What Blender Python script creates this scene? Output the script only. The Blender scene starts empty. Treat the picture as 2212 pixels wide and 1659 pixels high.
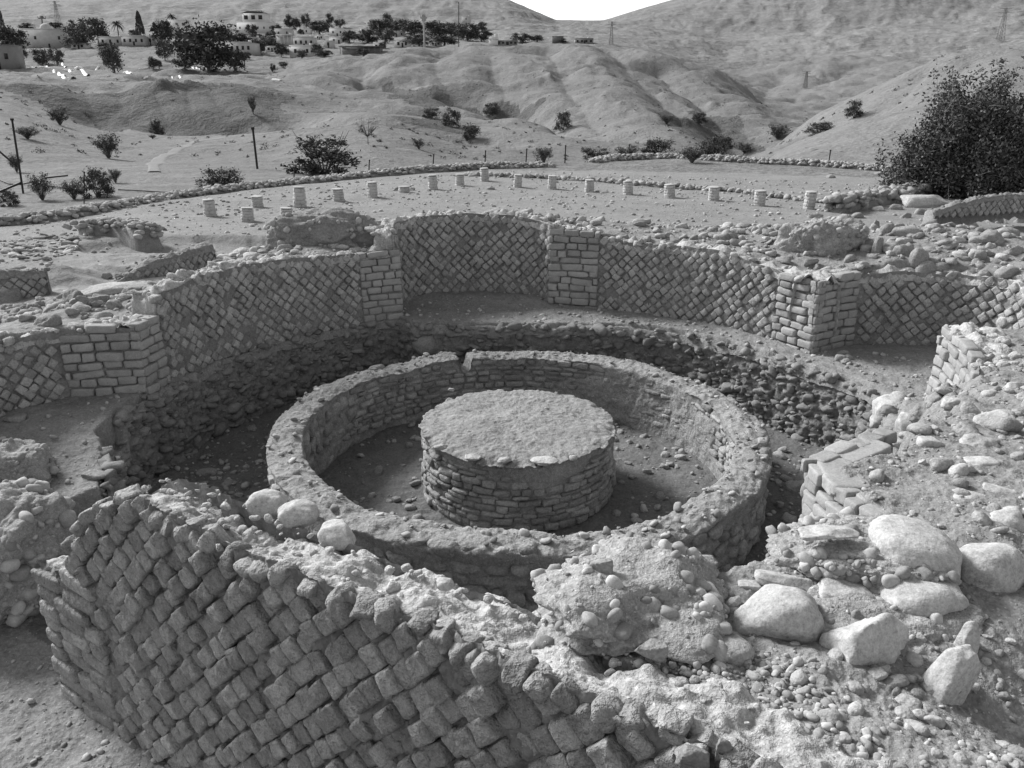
import bpy, math, random
import numpy as np
from math import radians, pi, sin, cos, atan2, hypot

SC = bpy.context.scene
COL = SC.collection
random.seed(7)
RNG = np.random.default_rng(11)

# ------------------------------------------------------------------ camera, sky, sun, exposure
CAM_H = 3.2                       # eye height above the top of the round basin wall (z = 0)
CX, CY, FPX, HOR = 1106.0, 829.5, 1750.0, 198.0     # reference picture measured at 2212 x 1659
TH = math.atan((CY - HOR) / FPX)
cam = bpy.data.cameras.new('camera'); camo = bpy.data.objects.new('camera', cam); COL.objects.link(camo)
camo.location = (0, 0, CAM_H); camo.rotation_euler = (pi / 2 - TH, 0, 0)
cam.lens = 36.0 * FPX / 2212.0; cam.sensor_width = 36.0
cam.clip_start = 0.1; cam.clip_end = 20000
SC.camera = camo

SUN_DIR = np.array([-0.80, 0.60, 0.0]); SUN_EL = radians(36)
SUN_DIR /= np.linalg.norm(SUN_DIR)
W = bpy.data.worlds.new('World'); SC.world = W; W.use_nodes = True
nt = W.node_tree; nt.nodes.clear()
sky = nt.nodes.new('ShaderNodeTexSky'); sky.sky_type = 'NISHITA'; sky.sun_disc = False
sky.sun_elevation = SUN_EL; sky.sun_rotation = atan2(SUN_DIR[0], SUN_DIR[1])
sky.dust_density = 1.2; sky.air_density = 1.0
bw = nt.nodes.new('ShaderNodeRGBToBW'); bg = nt.nodes.new('ShaderNodeBackground'); wo = nt.nodes.new('ShaderNodeOutputWorld')
bg.inputs['Strength'].default_value = 0.15
nt.links.new(sky.outputs[0], bw.inputs[0]); nt.links.new(bw.outputs[0], bg.inputs[0]); nt.links.new(bg.outputs[0], wo.inputs[0])
sl = bpy.data.lights.new('sun', 'SUN'); sl.energy = 3.4; sl.angle = radians(16); sl.color = (1, 1, 1)
so = bpy.data.objects.new('sun', sl); COL.objects.link(so)
from mathutils import Vector
so.rotation_euler = Vector((-SUN_DIR[0] * cos(SUN_EL), -SUN_DIR[1] * cos(SUN_EL), -sin(SUN_EL))).to_track_quat('-Z', 'Y').to_euler()
so.location = (-20, 20, 30)
SC.view_settings.view_transform = 'Standard'; SC.view_settings.look = 'None'
SC.view_settings.exposure = 0.72; SC.view_settings.gamma = 1.0; SC.view_settings.use_curve_mapping = False

# ------------------------------------------------------------------ projection helpers
_c, _s = math.cos(TH), math.sin(TH)
def ray(x, y):
    a = (x - CX) / FPX; b = -(y - CY) / FPX
    return np.array([a, _c + b * _s, -_s + b * _c])
def up(x, y, z):
    d = ray(x, y); t = (z - CAM_H) / d[2]
    return np.array([d[0] * t, d[1] * t])
def atd(x, y, Y):
    d = ray(x, y); t = Y / d[1]
    return np.array([d[0] * t, Y, CAM_H + d[2] * t])

# ------------------------------------------------------------------ noise
def _h(ix, iy, iz, seed):
    n = (ix.astype(np.int64) * 374761393 + iy.astype(np.int64) * 668265263 + iz.astype(np.int64) * 2147483647 + seed * 1274126177) & 0xFFFFFFFF
    n = ((n ^ (n >> 13)) * 1274126177) & 0xFFFFFFFF
    n = ((n ^ (n >> 15)) * 2246822519) & 0xFFFFFFFF
    return ((n ^ (n >> 16)) & 0xFFFFFF) / float(0x7FFFFF) - 1.0
def n3(p, seed=0):
    p = np.asarray(p, float); f = np.floor(p); t = p - f; t = t * t * (3 - 2 * t); i = f.astype(np.int64)
    x, y, z = i[..., 0], i[..., 1], i[..., 2]; u, v, w = t[..., 0], t[..., 1], t[..., 2]
    def L(a, b, k): return a + (b - a) * k
    return L(L(L(_h(x, y, z, seed), _h(x + 1, y, z, seed), u), L(_h(x, y + 1, z, seed), _h(x + 1, y + 1, z, seed), u), v),
             L(L(_h(x, y, z + 1, seed), _h(x + 1, y, z + 1, seed), u), L(_h(x, y + 1, z + 1, seed), _h(x + 1, y + 1, z + 1, seed), u), v), w)
def n2(x, y, seed=0):
    x = np.asarray(x, float); y = np.asarray(y, float)
    fx, fy = np.floor(x), np.floor(y); u, v = x - fx, y - fy; u = u * u * (3 - 2 * u); v = v * v * (3 - 2 * v)
    ix, iy = fx.astype(np.int64), fy.astype(np.int64); z = np.zeros_like(ix)
    a, b, c, d = _h(ix, iy, z, seed), _h(ix + 1, iy, z, seed), _h(ix, iy + 1, z, seed), _h(ix + 1, iy + 1, z, seed)
    return (a + (b - a) * u) * (1 - v) + (c + (d - c) * u) * v
def fbm2(x, y, o=4, seed=0, g=0.5, l=2.03):
    r = 0; a = 1.0; s = 0; 
    for k in range(o):
        r = r + a * n2(x, y, seed + k * 17); s += a; a *= g; x = x * l + 5.3; y = y * l + 1.7
    return r / s
def fbm3(p, o=3, seed=0, g=0.5):
    r = 0; a = 1.0; s = 0
    for k in range(o):
        r = r + a * n3(p, seed + k * 13); s += a; a *= g; p = p * 2.03 + 3.1
    return r / s
def sstep(a, b, x):
    t = np.clip((x - a) / (b - a), 0, 1); return t * t * (3 - 2 * t)

# ------------------------------------------------------------------ mesh helpers
def mk(name, V, F, mat=None, parent=None, origin=None, smooth=True):
    V = np.asarray(V, np.float32); F = np.asarray(F, np.int32)
    me = bpy.data.meshes.new(name)
    if parent is not None:
        o0 = np.array(parent.get('_org', (0, 0, 0)), np.float32)
        V = V - o0
    elif origin is not None:
        V = V - np.array(origin, np.float32)
    k = F.shape[1]
    me.vertices.add(len(V)); me.vertices.foreach_set('co', V.ravel())
    me.loops.add(F.size); me.loops.foreach_set('vertex_index', F.ravel())
    me.polygons.add(len(F)); me.polygons.foreach_set('loop_start', np.arange(0, F.size, k, dtype=np.int32))
    if smooth: me.polygons.foreach_set('use_smooth', np.ones(len(F), bool))
    me.update(calc_edges=True)
    o = bpy.data.objects.new(name, me); COL.objects.link(o)
    if mat: me.materials.append(mat)
    if parent is not None: o.parent = parent
    elif origin is not None: o.location = origin
    return o
def thing(name, label, cat, loc=(0, 0, 0), group=None):
    o = bpy.data.objects.new(name, None); COL.objects.link(o); o.location = loc; o.empty_display_size = 0.2
    o['_org'] = [float(v) for v in loc]
    o['label'] = label; o['category'] = cat
    if group: o['group'] = group
    return o
def tag(o, label=None, cat=None, group=None, kind=None):
    if label: o['label'] = label
    if cat: o['category'] = cat
    if group: o['group'] = group
    if kind: o['kind'] = kind
    return o
def gridF(nu, nv, off=0, wrap=False):
    a = np.arange(nu if wrap else nu - 1); b = np.arange(nv - 1)
    A, B = np.meshgrid(a, b, indexing='ij'); A2 = (A + 1) % nu
    return np.stack([A * nv + B, A2 * nv + B, A2 * nv + B + 1, A * nv + B + 1], -1).reshape(-1, 4) + off
class Acc:
    def __init__(s): s.V = []; s.F = []; s.n = 0
    def add(s, V, F):
        V = np.asarray(V, float).reshape(-1, 3); s.V.append(V); s.F.append(np.asarray(F) + s.n); s.n += len(V)
    def build(s, name, mat, parent=None, origin=None, smooth=True):
        return mk(name, np.concatenate(s.V), np.concatenate(s.F), mat, parent, origin, smooth)

def cube_tpl(n):
    key = {}; V = []; F = []
    def vid(p):
        k = tuple(np.round(p, 5))
        if k not in key: key[k] = len(V); V.append(p)
        return key[k]
    for ax in range(3):
        for sg in (-1, 1):
            for i in range(n):
                for j in range(n):
                    q = []
                    for (a, b) in ((i, j), (i + 1, j), (i + 1, j + 1), (i, j + 1)):
                        p = [0, 0, 0]; p[ax] = sg; p[(ax + 1) % 3] = -1 + 2 * a / n; p[(ax + 2) % 3] = -1 + 2 * b / n
                        q.append(vid(tuple(p)))
                    F.append(q if sg > 0 else q[::-1])
    return np.array(V, float), np.array(F)
TPL = {n: cube_tpl(n) for n in (2, 3, 4, 6, 9, 14, 24)}
TPB = {n: (np.sign(TPL[n][0]) * np.abs(TPL[n][0]) ** .55, TPL[n][1]) for n in TPL}    # points crowd towards the edges: crisp arrises

def stones(ctr, U, V, Wd, hs, k, n=4, rough=0.12, cut=0.0, seed=0, fine=0.0, ncut=9):
    """many rounded blocks in one vertex array"""
    T, F = (TPB if np.mean(k) > 4.5 else TPL)[n]; N = len(ctr); M = len(T)
    rg = np.random.default_rng(seed + 5)
    ctr = np.asarray(ctr, float).reshape(N, 3); hs = np.asarray(hs, float) * np.ones((N, 3))
    k = np.asarray(k, float) * np.ones(N)
    P = np.empty((N, M, 3))
    for a in range(0, N, 800):
        b = min(N, a + 800); m = b - a
        kk = k[a:b, None]
        s = (np.abs(T)[None] ** kk[..., None]).sum(-1) ** (-1.0 / kk)
        pos = T[None] * s[..., None]
        if cut > 0:
            nr = rg.normal(size=(m, ncut, 3)); nr /= np.linalg.norm(nr, axis=-1, keepdims=True)
            d = rg.uniform(0.62, 1.15, size=(m, ncut)) / cut ** 0.5
            dot = np.einsum('vd,mjd->mvj', T, nr) * s[..., None]
            r = np.where(dot > 1e-4, d[:, None, :] / np.maximum(dot, 1e-4), 9).min(-1)
            pos = pos * np.minimum(1, r)[..., None]
        sd = rg.uniform(-90, 90, (m, 1, 3))
        pos = pos * (1 + rough * n3(pos * 1.1 + sd, seed)[..., None])
        pos = pos + rough * 0.6 * np.stack([n3(pos * 1.7 + sd + 7.7, seed + 1), n3(pos * 1.7 + sd + 31.7, seed + 2), n3(pos * 1.7 + sd - 19.7, seed + 3)], -1)
        if fine > 0: pos = pos * (1 + fine * fbm3(pos * 4 + sd, 3, seed + 4)[..., None])
        P[a:b] = pos
    P = P * hs[:, None, :]
    X = ctr[:, None] + P[..., 0:1] * U[:, None] + P[..., 1:2] * V[:, None] + P[..., 2:3] * Wd[:, None]
    FF = (F[None] + (np.arange(N) * M)[:, None, None]).reshape(-1, 4)
    return X.reshape(-1, 3), FF
def rand_frames(N, rg, tilt=3.0):
    q = rg.normal(size=(N, 3)); q[:, 2] *= 1.0
    up_ = np.stack([rg.normal(size=N) * tilt * 0.2, rg.normal(size=N) * tilt * 0.2, np.ones(N)], -1)
    up_ /= np.linalg.norm(up_, axis=-1, keepdims=True)
    u = np.cross(q, up_); u /= np.linalg.norm(u, axis=-1, keepdims=True)
    return u, np.cross(up_, u), up_

# ------------------------------------------------------------------ materials (all neutral: the photograph is black and white)
def new_mat(name, rough=0.95):
    m = bpy.data.materials.new(name); m.use_nodes = True; t = m.node_tree; t.nodes.clear()
    out = t.nodes.new('ShaderNodeOutputMaterial'); b = t.nodes.new('ShaderNodeBsdfPrincipled')
    b.inputs['Roughness'].default_value = rough; b.inputs['Specular IOR Level'].default_value = 0.15
    t.links.new(b.outputs[0], out.inputs[0]); return m, t, b
def N_(t, ty, **kw):
    n = t.nodes.new(ty)
    for k, v in kw.items(): setattr(n, k, v)
    return n
def math_(t, op, a, b=None, c=None, clamp=False):
    n = t.nodes.new('ShaderNodeMath'); n.operation = op; n.use_clamp = clamp
    for i, v in enumerate((a, b, c)):
        if v is None: continue
        if isinstance(v, (int, float)): n.inputs[i].default_value = v
        else: t.links.new(v, n.inputs[i])
    return n.outputs[0]
def noise_(t, vec, scale, detail=4, rough=0.6, dist=0.0):
    n = t.nodes.new('ShaderNodeTexNoise'); n.inputs['Scale'].default_value = scale; n.inputs['Detail'].default_value = detail
    n.inputs['Roughness'].default_value = rough; n.inputs['Distortion'].default_value = dist
    t.links.new(vec, n.inputs['Vector']); return n.outputs['Fac']
def earth_mat(name, base, scales=((3, .25), (14, .3), (60, .35)), peb=None, bump=0.6, bdist=0.01, island=0.0, rough=0.95, stretch=None, patches=None, hmax=0.10):
    """base grey multiplied by layered noise; peb=(scale, amount, threshold) pale pebbles; island = tone change per stone"""
    m, t, b = new_mat(name, rough)
    geo = N_(t, 'ShaderNodeNewGeometry'); vec = geo.outputs['Position']
    if stretch:
        mp = N_(t, 'ShaderNodeMapping'); mp.inputs['Scale'].default_value = stretch; t.links.new(vec, mp.inputs['Vector']); vec = mp.outputs[0]
    val = None; hgt = None
    for sc, am in scales:
        f = noise_(t, vec, sc, 5 if sc < 10 else (3 if sc < 50 else 1.5), 0.6)
        f = math_(t, 'MULTIPLY_ADD', f, 2.0, -1.0)
        v = math_(t, 'MULTIPLY', f, am * 1.7)
        val = v if val is None else math_(t, 'ADD', val, v)
        h = math_(t, 'MULTIPLY', f, min(1.0 / sc, hmax))
        hgt = h if hgt is None else math_(t, 'ADD', hgt, h)
    val = math_(t, 'ADD', val, 1.0)
    if island:
        r = math_(t, 'MULTIPLY_ADD', geo.outputs['Random Per Island'], 2 * island, 1 - island)
        val = math_(t, 'MULTIPLY', val, r)
    if patches:
        ps, pa = patches
        f = noise_(t, vec, ps, 3, 0.5); f = math_(t, 'MULTIPLY_ADD', f, 6.0, -2.9, clamp=True)
        val = math_(t, 'MULTIPLY', val, math_(t, 'MULTIPLY_ADD', f, pa, 1.0))
    if peb:
        for (ps, pa, th) in peb:
            vo = N_(t, 'ShaderNodeTexVoronoi'); vo.inputs['Scale'].default_value = ps; t.links.new(vec, vo.inputs['Vector'])
            d = math_(t, 'SUBTRACT', th, vo.outputs['Distance']); d = math_(t, 'MULTIPLY', d, 9.0, clamp=True)
            sep = N_(t, 'ShaderNodeSeparateColor'); t.links.new(vo.outputs['Color'], sep.inputs[0])
            amt = math_(t, 'MULTIPLY_ADD', sep.outputs[0], 1.6, -0.45)
            val = math_(t, 'ADD', val, math_(t, 'MULTIPLY', math_(t, 'MULTIPLY', d, amt), pa))
            hgt = math_(t, 'ADD', hgt, math_(t, 'MULTIPLY', d, 0.25 / ps))
    val = math_(t, 'MAXIMUM', val, 0.12)
    val = math_(t, 'MULTIPLY', val, base)
    cmb = N_(t, 'ShaderNodeCombineColor')
    for i in range(3): t.links.new(val, cmb.inputs[i])
    t.links.new(cmb.outputs[0], b.inputs['Base Color'])
    bp = N_(t, 'ShaderNodeBump'); bp.inputs['Strength'].default_value = bump; bp.inputs['Distance'].default_value = 1.0
    t.links.new(math_(t, 'MULTIPLY', hgt, bdist * (10 if hmax > .5 else 4.2)), bp.inputs['Height'])
    t.links.new(bp.outputs[0], b.inputs['Normal'])
    return m
def plain_mat(name, v, rough=0.8, var=0.12, scale=6):
    return earth_mat(name, v, scales=((scale, var), (scale * 7, var)), bump=0.3, bdist=0.005, rough=rough)

M = {}
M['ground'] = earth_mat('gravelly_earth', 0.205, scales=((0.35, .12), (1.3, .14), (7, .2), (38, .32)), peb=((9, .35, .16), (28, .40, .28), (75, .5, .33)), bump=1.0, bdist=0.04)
M['pit_shade'] = earth_mat('shaded_pit_earth', 0.13, scales=((1.3, .16), (7, .2), (38, .32)), peb=((28, .45, .28), (75, .6, .3)), bump=1.0, bdist=0.04)  # pit floor earth, with the shade of the pit put into a darker colour
M['hill'] = earth_mat('dry_hill_earth', 0.165, scales=((0.012, .12), (0.07, .16), (0.45, .2), (3.0, .3)), peb=((.55, -.9, .16), (1.6, -.6, .2), (2.3, .5, .14)), bump=0.55, bdist=0.05, hmax=1.0)
M['mortar'] = earth_mat('old_lime_mortar', 0.19, scales=((1.2, .15), (6, .2), (40, .35)), peb=((45, .4, .3),), bump=0.9, bdist=0.03)
M['cap'] = earth_mat('weathered_concrete', 0.36, scales=((1.2, .15), (7, .22), (30, .3), (110, .25)), peb=((38, .35, .3), (90, .4, .3)), bump=1.0, bdist=0.045)
M['ringtop'] = earth_mat('pebbly_concrete', 0.235, scales=((1.2, .22), (7, .25), (30, .3), (110, .3)), peb=((34, .35, .3), (80, .6, .3)), bump=1.0, bdist=0.045)
M['tuff'] = earth_mat('limestone_block', 0.26, scales=((1.6, .14), (9, .2), (34, .25), (120, .25)), peb=((60, -.5, .2),), bump=1.0, bdist=0.07, island=0.25)
M['tuff_far'] = earth_mat('limestone_block_dry', 0.30, scales=((1.6, .14), (14, .2), (60, .3)), bump=0.8, bdist=0.04, island=0.22)
M['ashlar'] = earth_mat('cut_stone', 0.29, scales=((1.6, .12), (14, .16), (90, .2)), bump=0.6, bdist=0.02, island=0.14)
M['flag'] = earth_mat('flat_rubble_stone', 0.27, scales=((2.0, .2), (14, .25), (60, .32)), bump=0.9, bdist=0.05, island=0.22, patches=(2.2, -.25))
M['cobble'] = earth_mat('river_cobble', 0.29, scales=((3, .14), (20, .22), (70, .3)), bump=0.8, bdist=0.04, island=0.28)
M['boulder'] = earth_mat('pale_boulder', 0.42, scales=((4, .16), (16, .22), (60, .25), (160, .2)), peb=((26, -.35, .16),), bump=0.6, bdist=0.02, island=0.1)
M['pit'] = earth_mat('dark_footing_stone', 0.20, scales=((3, .15), (20, .2), (90, .25)), bump=0.7, bdist=0.03, island=0.22)
M['conglom'] = earth_mat('pebbly_mortar', 0.27, scales=((2, .15), (9, .22), (30, .3), (90, .25)), peb=((14, .5, .22), (30, .5, .28), (70, .5, .3)), bump=0.9, bdist=0.045)
M['gravel'] = earth_mat('loose_gravel', 0.30, scales=((20, .2), (120, .2)), bump=0.3, bdist=0.01, island=0.4)
M['bark'] = plain_mat('grey_bark', 0.11, 0.9, 0.3, 8)
M['twig'] = plain_mat('dry_twig', 0.22, 0.9, 0.3, 8)
def leaf_mat(name, v, var=0.5):
    m, t, b = new_mat(name, 0.7)
    geo = N_(t, 'ShaderNodeNewGeometry')
    r = math_(t, 'MULTIPLY_ADD', geo.outputs['Random Per Island'], 2 * var * v, v * (1 - var))
    cmb = N_(t, 'ShaderNodeCombineColor')
    for i in range(3): t.links.new(r, cmb.inputs[i])
    t.links.new(cmb.outputs[0], b.inputs['Base Color']); return m
M['leaf'] = leaf_mat('dark_leaf', 0.062); M['leaf2'] = leaf_mat('grey_leaf', 0.085); M['leaf3'] = leaf_mat('big_bush_leaf', 0.075, 0.85)
M['white'] = plain_mat('white_plaster', 0.56, 0.7, 0.06, 0.6); M['wall'] = plain_mat('grey_plaster', 0.40, 0.8, 0.15, 0.5)
M['darkwall'] = plain_mat('dark_plaster', 0.2, 0.8, 0.15, 0.5); M['roof'] = plain_mat('dark_roof', 0.13, 0.8, 0.2, 0.5)
M['window'] = plain_mat('dark_window', 0.03, 0.4, 0.1, 1); M['metal'] = plain_mat('dark_iron', 0.03, 0.6, 0.2, 8)
M['pole'] = plain_mat('grey_concrete_pole', 0.33, 0.8, 0.1, 2); M['rag'] = plain_mat('white_plastic', 0.8, 0.6, 0.1, 2)
M['lattice'] = plain_mat('galvanised_steel', 0.16, 0.6, 0.1, 2)

# ------------------------------------------------------------------ plan of the ruin
C0 = np.array([0.063, 7.7])
def pol(phi, rho): return np.array([C0[0] + rho * cos(radians(phi)), C0[1] + rho * sin(radians(phi))])
R1, R2, R3 = 2.50, 2.155, 1.0            # basin wall outer / inner, drum
FLOOR = -0.72
def arc(p0, r0, p1, r1, n=40):
    return [pol(p0 + (p1 - p0) * i / (n - 1), r0 + (r1 - r0) * i / (n - 1)) for i in range(n)]
def smooth_path(pts, n=120, it=6):
    pts = np.array(pts, float); d = np.r_[0, np.cumsum(np.hypot(*np.diff(pts, axis=0).T))]
    s = np.linspace(0, d[-1], n); P = np.stack([np.interp(s, d, pts[:, 0]), np.interp(s, d, pts[:, 1])], -1)
    for _ in range(it):
        Q = P.copy(); Q[1:-1] = (P[:-2] + P[2:] + 2 * P[1:-1]) / 4; P = Q
    return P
ARC_AB = np.array(arc(174.5, 3.95, 114.5, 3.88)); ARC_CD = np.array(arc(83.5, 4.12, 26, 4.0))
NICHE_BACK = smooth_path([(-1.60, 11.23), (-1.62, 11.8), (-1.35, 12.15), (-.65, 12.35), (.05, 12.22), (.45, 12.0), (.54, 11.8)], 90, 8)
NICHE_R = smooth_path([(3.655, 9.45), (4.25, 9.80), (4.9, 9.88), (5.4, 9.7), (5.75, 9.3), (5.85, 8.8), (5.7, 8.3)], 90, 8)
NICHE_L = smooth_path([(-5.35, 6.6), (-5.25, 7.1), (-5.0, 7.6), (-4.6, 7.95), (-4.2, 8.03), (-3.87, 8.07)], 90, 5)
ARC_EF = np.array(arc(-2.5, 4.05, -19, 4.0, 30))
WALL0 = np.array([-3.12, 4.56]); WD = np.array([0.833, -0.553]); WD = WD / np.hypot(*WD); WN = np.array([-WD[1], WD[0]])  # WN points to the basin
def wpt(s, d=0.0): return WALL0 + WD * s + WN * d
FPIER = [(1.83, 4.52), (1.90, 3.92)]
PIT = np.array([(-3.85, 7.23), (-3.86, 7.9), *arc(170, 3.82, 118, 3.82, 10), (-1.45, 10.78), (-.67, 10.72), (.0, 10.72), (.92, 10.74), (1.54, 10.66), (2.18, 10.42), (2.8, 9.85),
                (3.27, 9.21), (3.6, 8.7), (3.82, 8.33), (3.88, 7.9), (3.62, 7.25), (3.2, 6.5), (2.78, 5.6), (2.35, 4.95), (1.80, 4.54), (1.86, 3.93), (1.6, 3.62), (1.25, 3.44), (.8, 3.2), (.3, 3.02), (.02, 2.84),
                tuple(wpt(3.95, .2)), tuple(wpt(8.5, .2)), (3.5, -3), (-9, -3), (-9, 4.3), (-4.9, 5.0), (-4.0, 5.25), (-3.75, 5.8), (-3.45, 6.3), (-3.6, 6.7)])
INNER = np.array([(-9, 4.3), (-6.0, 6.0), (-5.35, 6.6), *NICHE_L[10::12], (-3.93, 8.06), *ARC_AB[2::5], *NICHE_BACK[::9], *ARC_CD[::5], *NICHE_R[::9], (5.3, 7.7), (4.1, 7.6), *ARC_EF[::5], (3.85, 6.3), (3.2, 5.4), (2.35, 4.85),
                  (1.83, 4.52), (0, 5), (0, 6), (-3, 5), (-4.0, 5.0)])
def poly_sd(x, y, P):
    x = np.asarray(x, float); y = np.asarray(y, float)
    d = np.full(x.shape, 1e9); ins = np.zeros(x.shape, bool); n = len(P)
    for i in range(n):
        ax, ay = P[i]; bx, by = P[(i + 1) % n]; ex, ey = bx - ax, by - ay; L = ex * ex + ey * ey + 1e-12
        t = np.clip(((x - ax) * ex + (y - ay) * ey) / L, 0, 1)
        d = np.minimum(d, (x - ax - t * ex) ** 2 + (y - ay - t * ey) ** 2)
        c = ((ay > y) != (by > y)) & (x < ex * (y - ay) / (ey if abs(ey) > 1e-12 else 1e-12) + ax)
        ins ^= c
    d = np.sqrt(d); return np.where(ins, -d, d)

E_R = np.array([4.1, 4.7, 5.3, 6, 7, 9, 12, 16, 22])
E_T = {-180: [.88, .9, .92, .8, .5, .3, .2, .2, .2], -165: [.1, .1, .2, .3, .3, .3, .2, .2, .2], -150: [.05, .1, .1, .1, .1, .1, .1, .2, .2],
       -135: [-.7] * 9, -120: [-.7] * 9, -105: [-.7] * 9, -90: [1.15, 1.15, 1.12, 1.05, .95, .9, .9, .9, .9],
       -75: [1.12, 1.14, 1.06, .76, .5, .4, .4, .4, .4], -60: [1.09, 1.14, 1.04, .74, .5, .4, .4, .4, .4],
       -45: [1.08, 1.12, 1.16, 1.05, .9, .8, .8, .8, .8], -30: [1.03, 1.12, 1.22, 1.32, 1.38, 1.4, 1.4, 1.3, 1.2],
       -15: [1.0, 1.08, 1.15, 1.22, 1.28, 1.3, 1.2, 1.0, .8], 0: [1.03, 1.07, 1.12, 1.17, 1.2, 1.15, .95, .7, .4],
       15: [1.0, 1.0, 1.03, 1.15, 1.35, 1.3, .9, .5, .2], 30: [1.03, 1.1, 1.22, 1.35, 1.45, 1.15, .5, .25, .2],
       45: [1.08, 1.18, 1.28, 1.33, 1.15, .5, .25, .2, .2], 60: [1.1, 1.16, 1.22, 1.2, .8, .3, .2, .2, .2],
       75: [1.2, 1.25, 1.28, 1.15, .55, .25, .2, .2, .2], 90: [1.3, 1.4, 1.40, 1.15, .45, .25, .2, .2, .2],
       105: [1.25, 1.36, 1.40, 1.1, .4, .25, .2, .2, .2], 120: [1.1, 1.15, 1.2, .9, .4, .25, .2, .2, .2],
       135: [1.1, 1.15, 1.05, .7, .4, .25, .2, .2, .2], 150: [1.05, 1.0, .8, .55, .5, .3, .2, .2, .2], 165: [.88, .9, .9, .7, .45, .3, .2, .2, .2], 180: [.88, .9, .92, .8, .5, .3, .2, .2, .2]}
E_PH = np.array(sorted(E_T)); E_Z = np.array([E_T[k] for k in E_PH], float)
def ext_z(x, y):
    dx, dy = x - C0[0], y - C0[1]; rho = np.hypot(dx, dy); ph = np.degrees(np.arctan2(dy, dx))
    fi = np.clip(np.interp(ph, E_PH, np.arange(len(E_PH))), 0, len(E_PH) - 1.0001); ri = np.clip(np.interp(rho, E_R, np.arange(len(E_R))), 0, len(E_R) - 1.0001)
    i, j = fi.astype(int), ri.astype(int); u, v = fi - i, ri - j; u = u * u * (3 - 2 * u)
    return (E_Z[i, j] * (1 - u) + E_Z[i + 1, j] * u) * (1 - v) + (E_Z[i, j + 1] * (1 - u) + E_Z[i + 1, j + 1] * u) * v

# ---- far terrain from feature lines measured in the photograph (x, y pixel; distance)
XS = [-500, -150, 0, 100, 200, 300, 400, 500, 600, 700, 800, 900, 1000, 1100, 1200, 1300, 1400, 1500, 1600, 1700, 1800, 1900, 2000, 2100, 2212, 2400, 2800]
def ly(xy, xs=XS):
    xy = np.array(xy, float); return np.interp(xs, xy[:, 0], xy[:, 1])
L = []   # each layer: world points (X, Y, z) for XS
y1 = ly([(-500, 540), (0, 482), (200, 455), (450, 417), (640, 396), (800, 380), (950, 368), (1050, 362), (1190, 356), (1280, 346), (1500, 339), (1700, 350), (1985, 370), (2212, 385), (2800, 420)])
lay1 = [np.append(up(x, y, 0.2), 0.2) for x, y in zip(XS, y1)]
def add_layer(ys, dist=None, z=None, xs=XS):
    d = dist if hasattr(dist, '__len__') else [dist] * len(xs)
    L.append([atd(x, y, D) for x, y, D in zip(xs, ys, d)])
L.append([p * [.75, .75, 1] for p in lay1]); L.append(lay1)
drop = ly([(-500, -1.7), (1200, -1.6), (1400, -1.0), (1650, -.3), (1750, 0.25), (2800, .5)])
L.append([np.array([p[0] * (1 + 3 / p[1]), p[1] + 3, dz]) for p, dz in zip(lay1, drop)])
Y3 = ly([(-500, 58), (1500, 60), (1700, 54), (2800, 56)])
z3 = ly([(-500, -1.5), (0, -1.9), (400, -2.0), (1000, -2.4), (1400, -3.0), (1600, -2.6)])
y3 = ly([(-500, 330), (1600, 338), (1666, 325), (1721, 304), (1800, 276), (1876, 250), (1960, 222), (2050, 185), (2212, 160), (2800, 120)])
row = []
for x, y, D, zz in zip(XS, y3, Y3, z3):
    if x <= 1600:
        yy = 198; a = up(x, 320, 0); row.append(np.array([(x - CX) / FPX * (D * _c - (zz - CAM_H) * _s), D, zz]))
    else: row.append(atd(x, y, D))
L.append(row)
# hollow behind the right-hand spur / plain elsewhere
row = []
for x, D in zip(XS, [78] * len(XS)):
    zz = np.interp(x, [-500, 0, 100, 250, 600, 700, 830, 950, 1100, 1300, 1500, 1640, 1800, 1900, 2000, 2212], [-2.0, 0.2, -.9, -2.2, -2.4, -1.6, -1.2, -2.6, -2.8, -3.6, -4.6, -5.0, -2.6, .2, 3.2, 5.2])
    row.append(np.array([(x - CX) / FPX * (D * _c - (zz - CAM_H) * _s), D, zz]))
L.append(row)
add_layer(ly([(-500, 150), (-100, 180), (0, 190), (100, 232), (190, 268), (250, 290), (300, 290), (500, 282), (620, 246), (700, 240), (830, 237), (900, 248), (1000, 284), (1100, 276), (1200, 282), (1300, 288), (1400, 292), (1500, 300), (1600, 325), (1700, 272), (1781, 232), (1856, 200), (1956, 150), (2006, 132), (2056, 105), (2131, 100), (2212, 97), (2800, 60)]), 108)
add_layer(ly([(-500, 165), (0, 171), (300, 174), (480, 176), (620, 240), (830, 258), (900, 262), (1000, 262), (1060, 250), (1200, 235), (1400, 245), (1550, 262), (1640, 300), (1700, 300), (1900, 262), (2056, 200), (2800, 120)]), 132)
add_layer(ly([(-500, 168), (0, 170), (450, 168), (590, 174), (750, 180), (850, 186), (950, 212), (1050, 222), (1150, 195), (1250, 180), (1400, 190), (1500, 205), (1600, 232), (1700, 268), (1800, 262), (1900, 240), (2056, 170), (2212, 150), (2800, 100)]), 172)
add_layer(ly([(-500, 150), (0, 156), (450, 160), (600, 152), (700, 133), (760, 125), (900, 98), (1000, 97), (1106, 97), (1280, 95), (1400, 112), (1500, 130), (1600, 172), (1650, 205), (1730, 240), (1900, 225), (2056, 165), (2212, 140), (2800, 100)]), 250)
add_layer(ly([(-500, 125), (0, 130), (450, 128), (600, 132), (700, 126), (800, 118), (900, 108), (1106, 112), (1280, 112), (1400, 128), (1500, 150), (1600, 185), (1700, 180), (1800, 166), (1900, 160), (2000, 150), (2212, 135), (2800, 100)]), 350)
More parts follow.
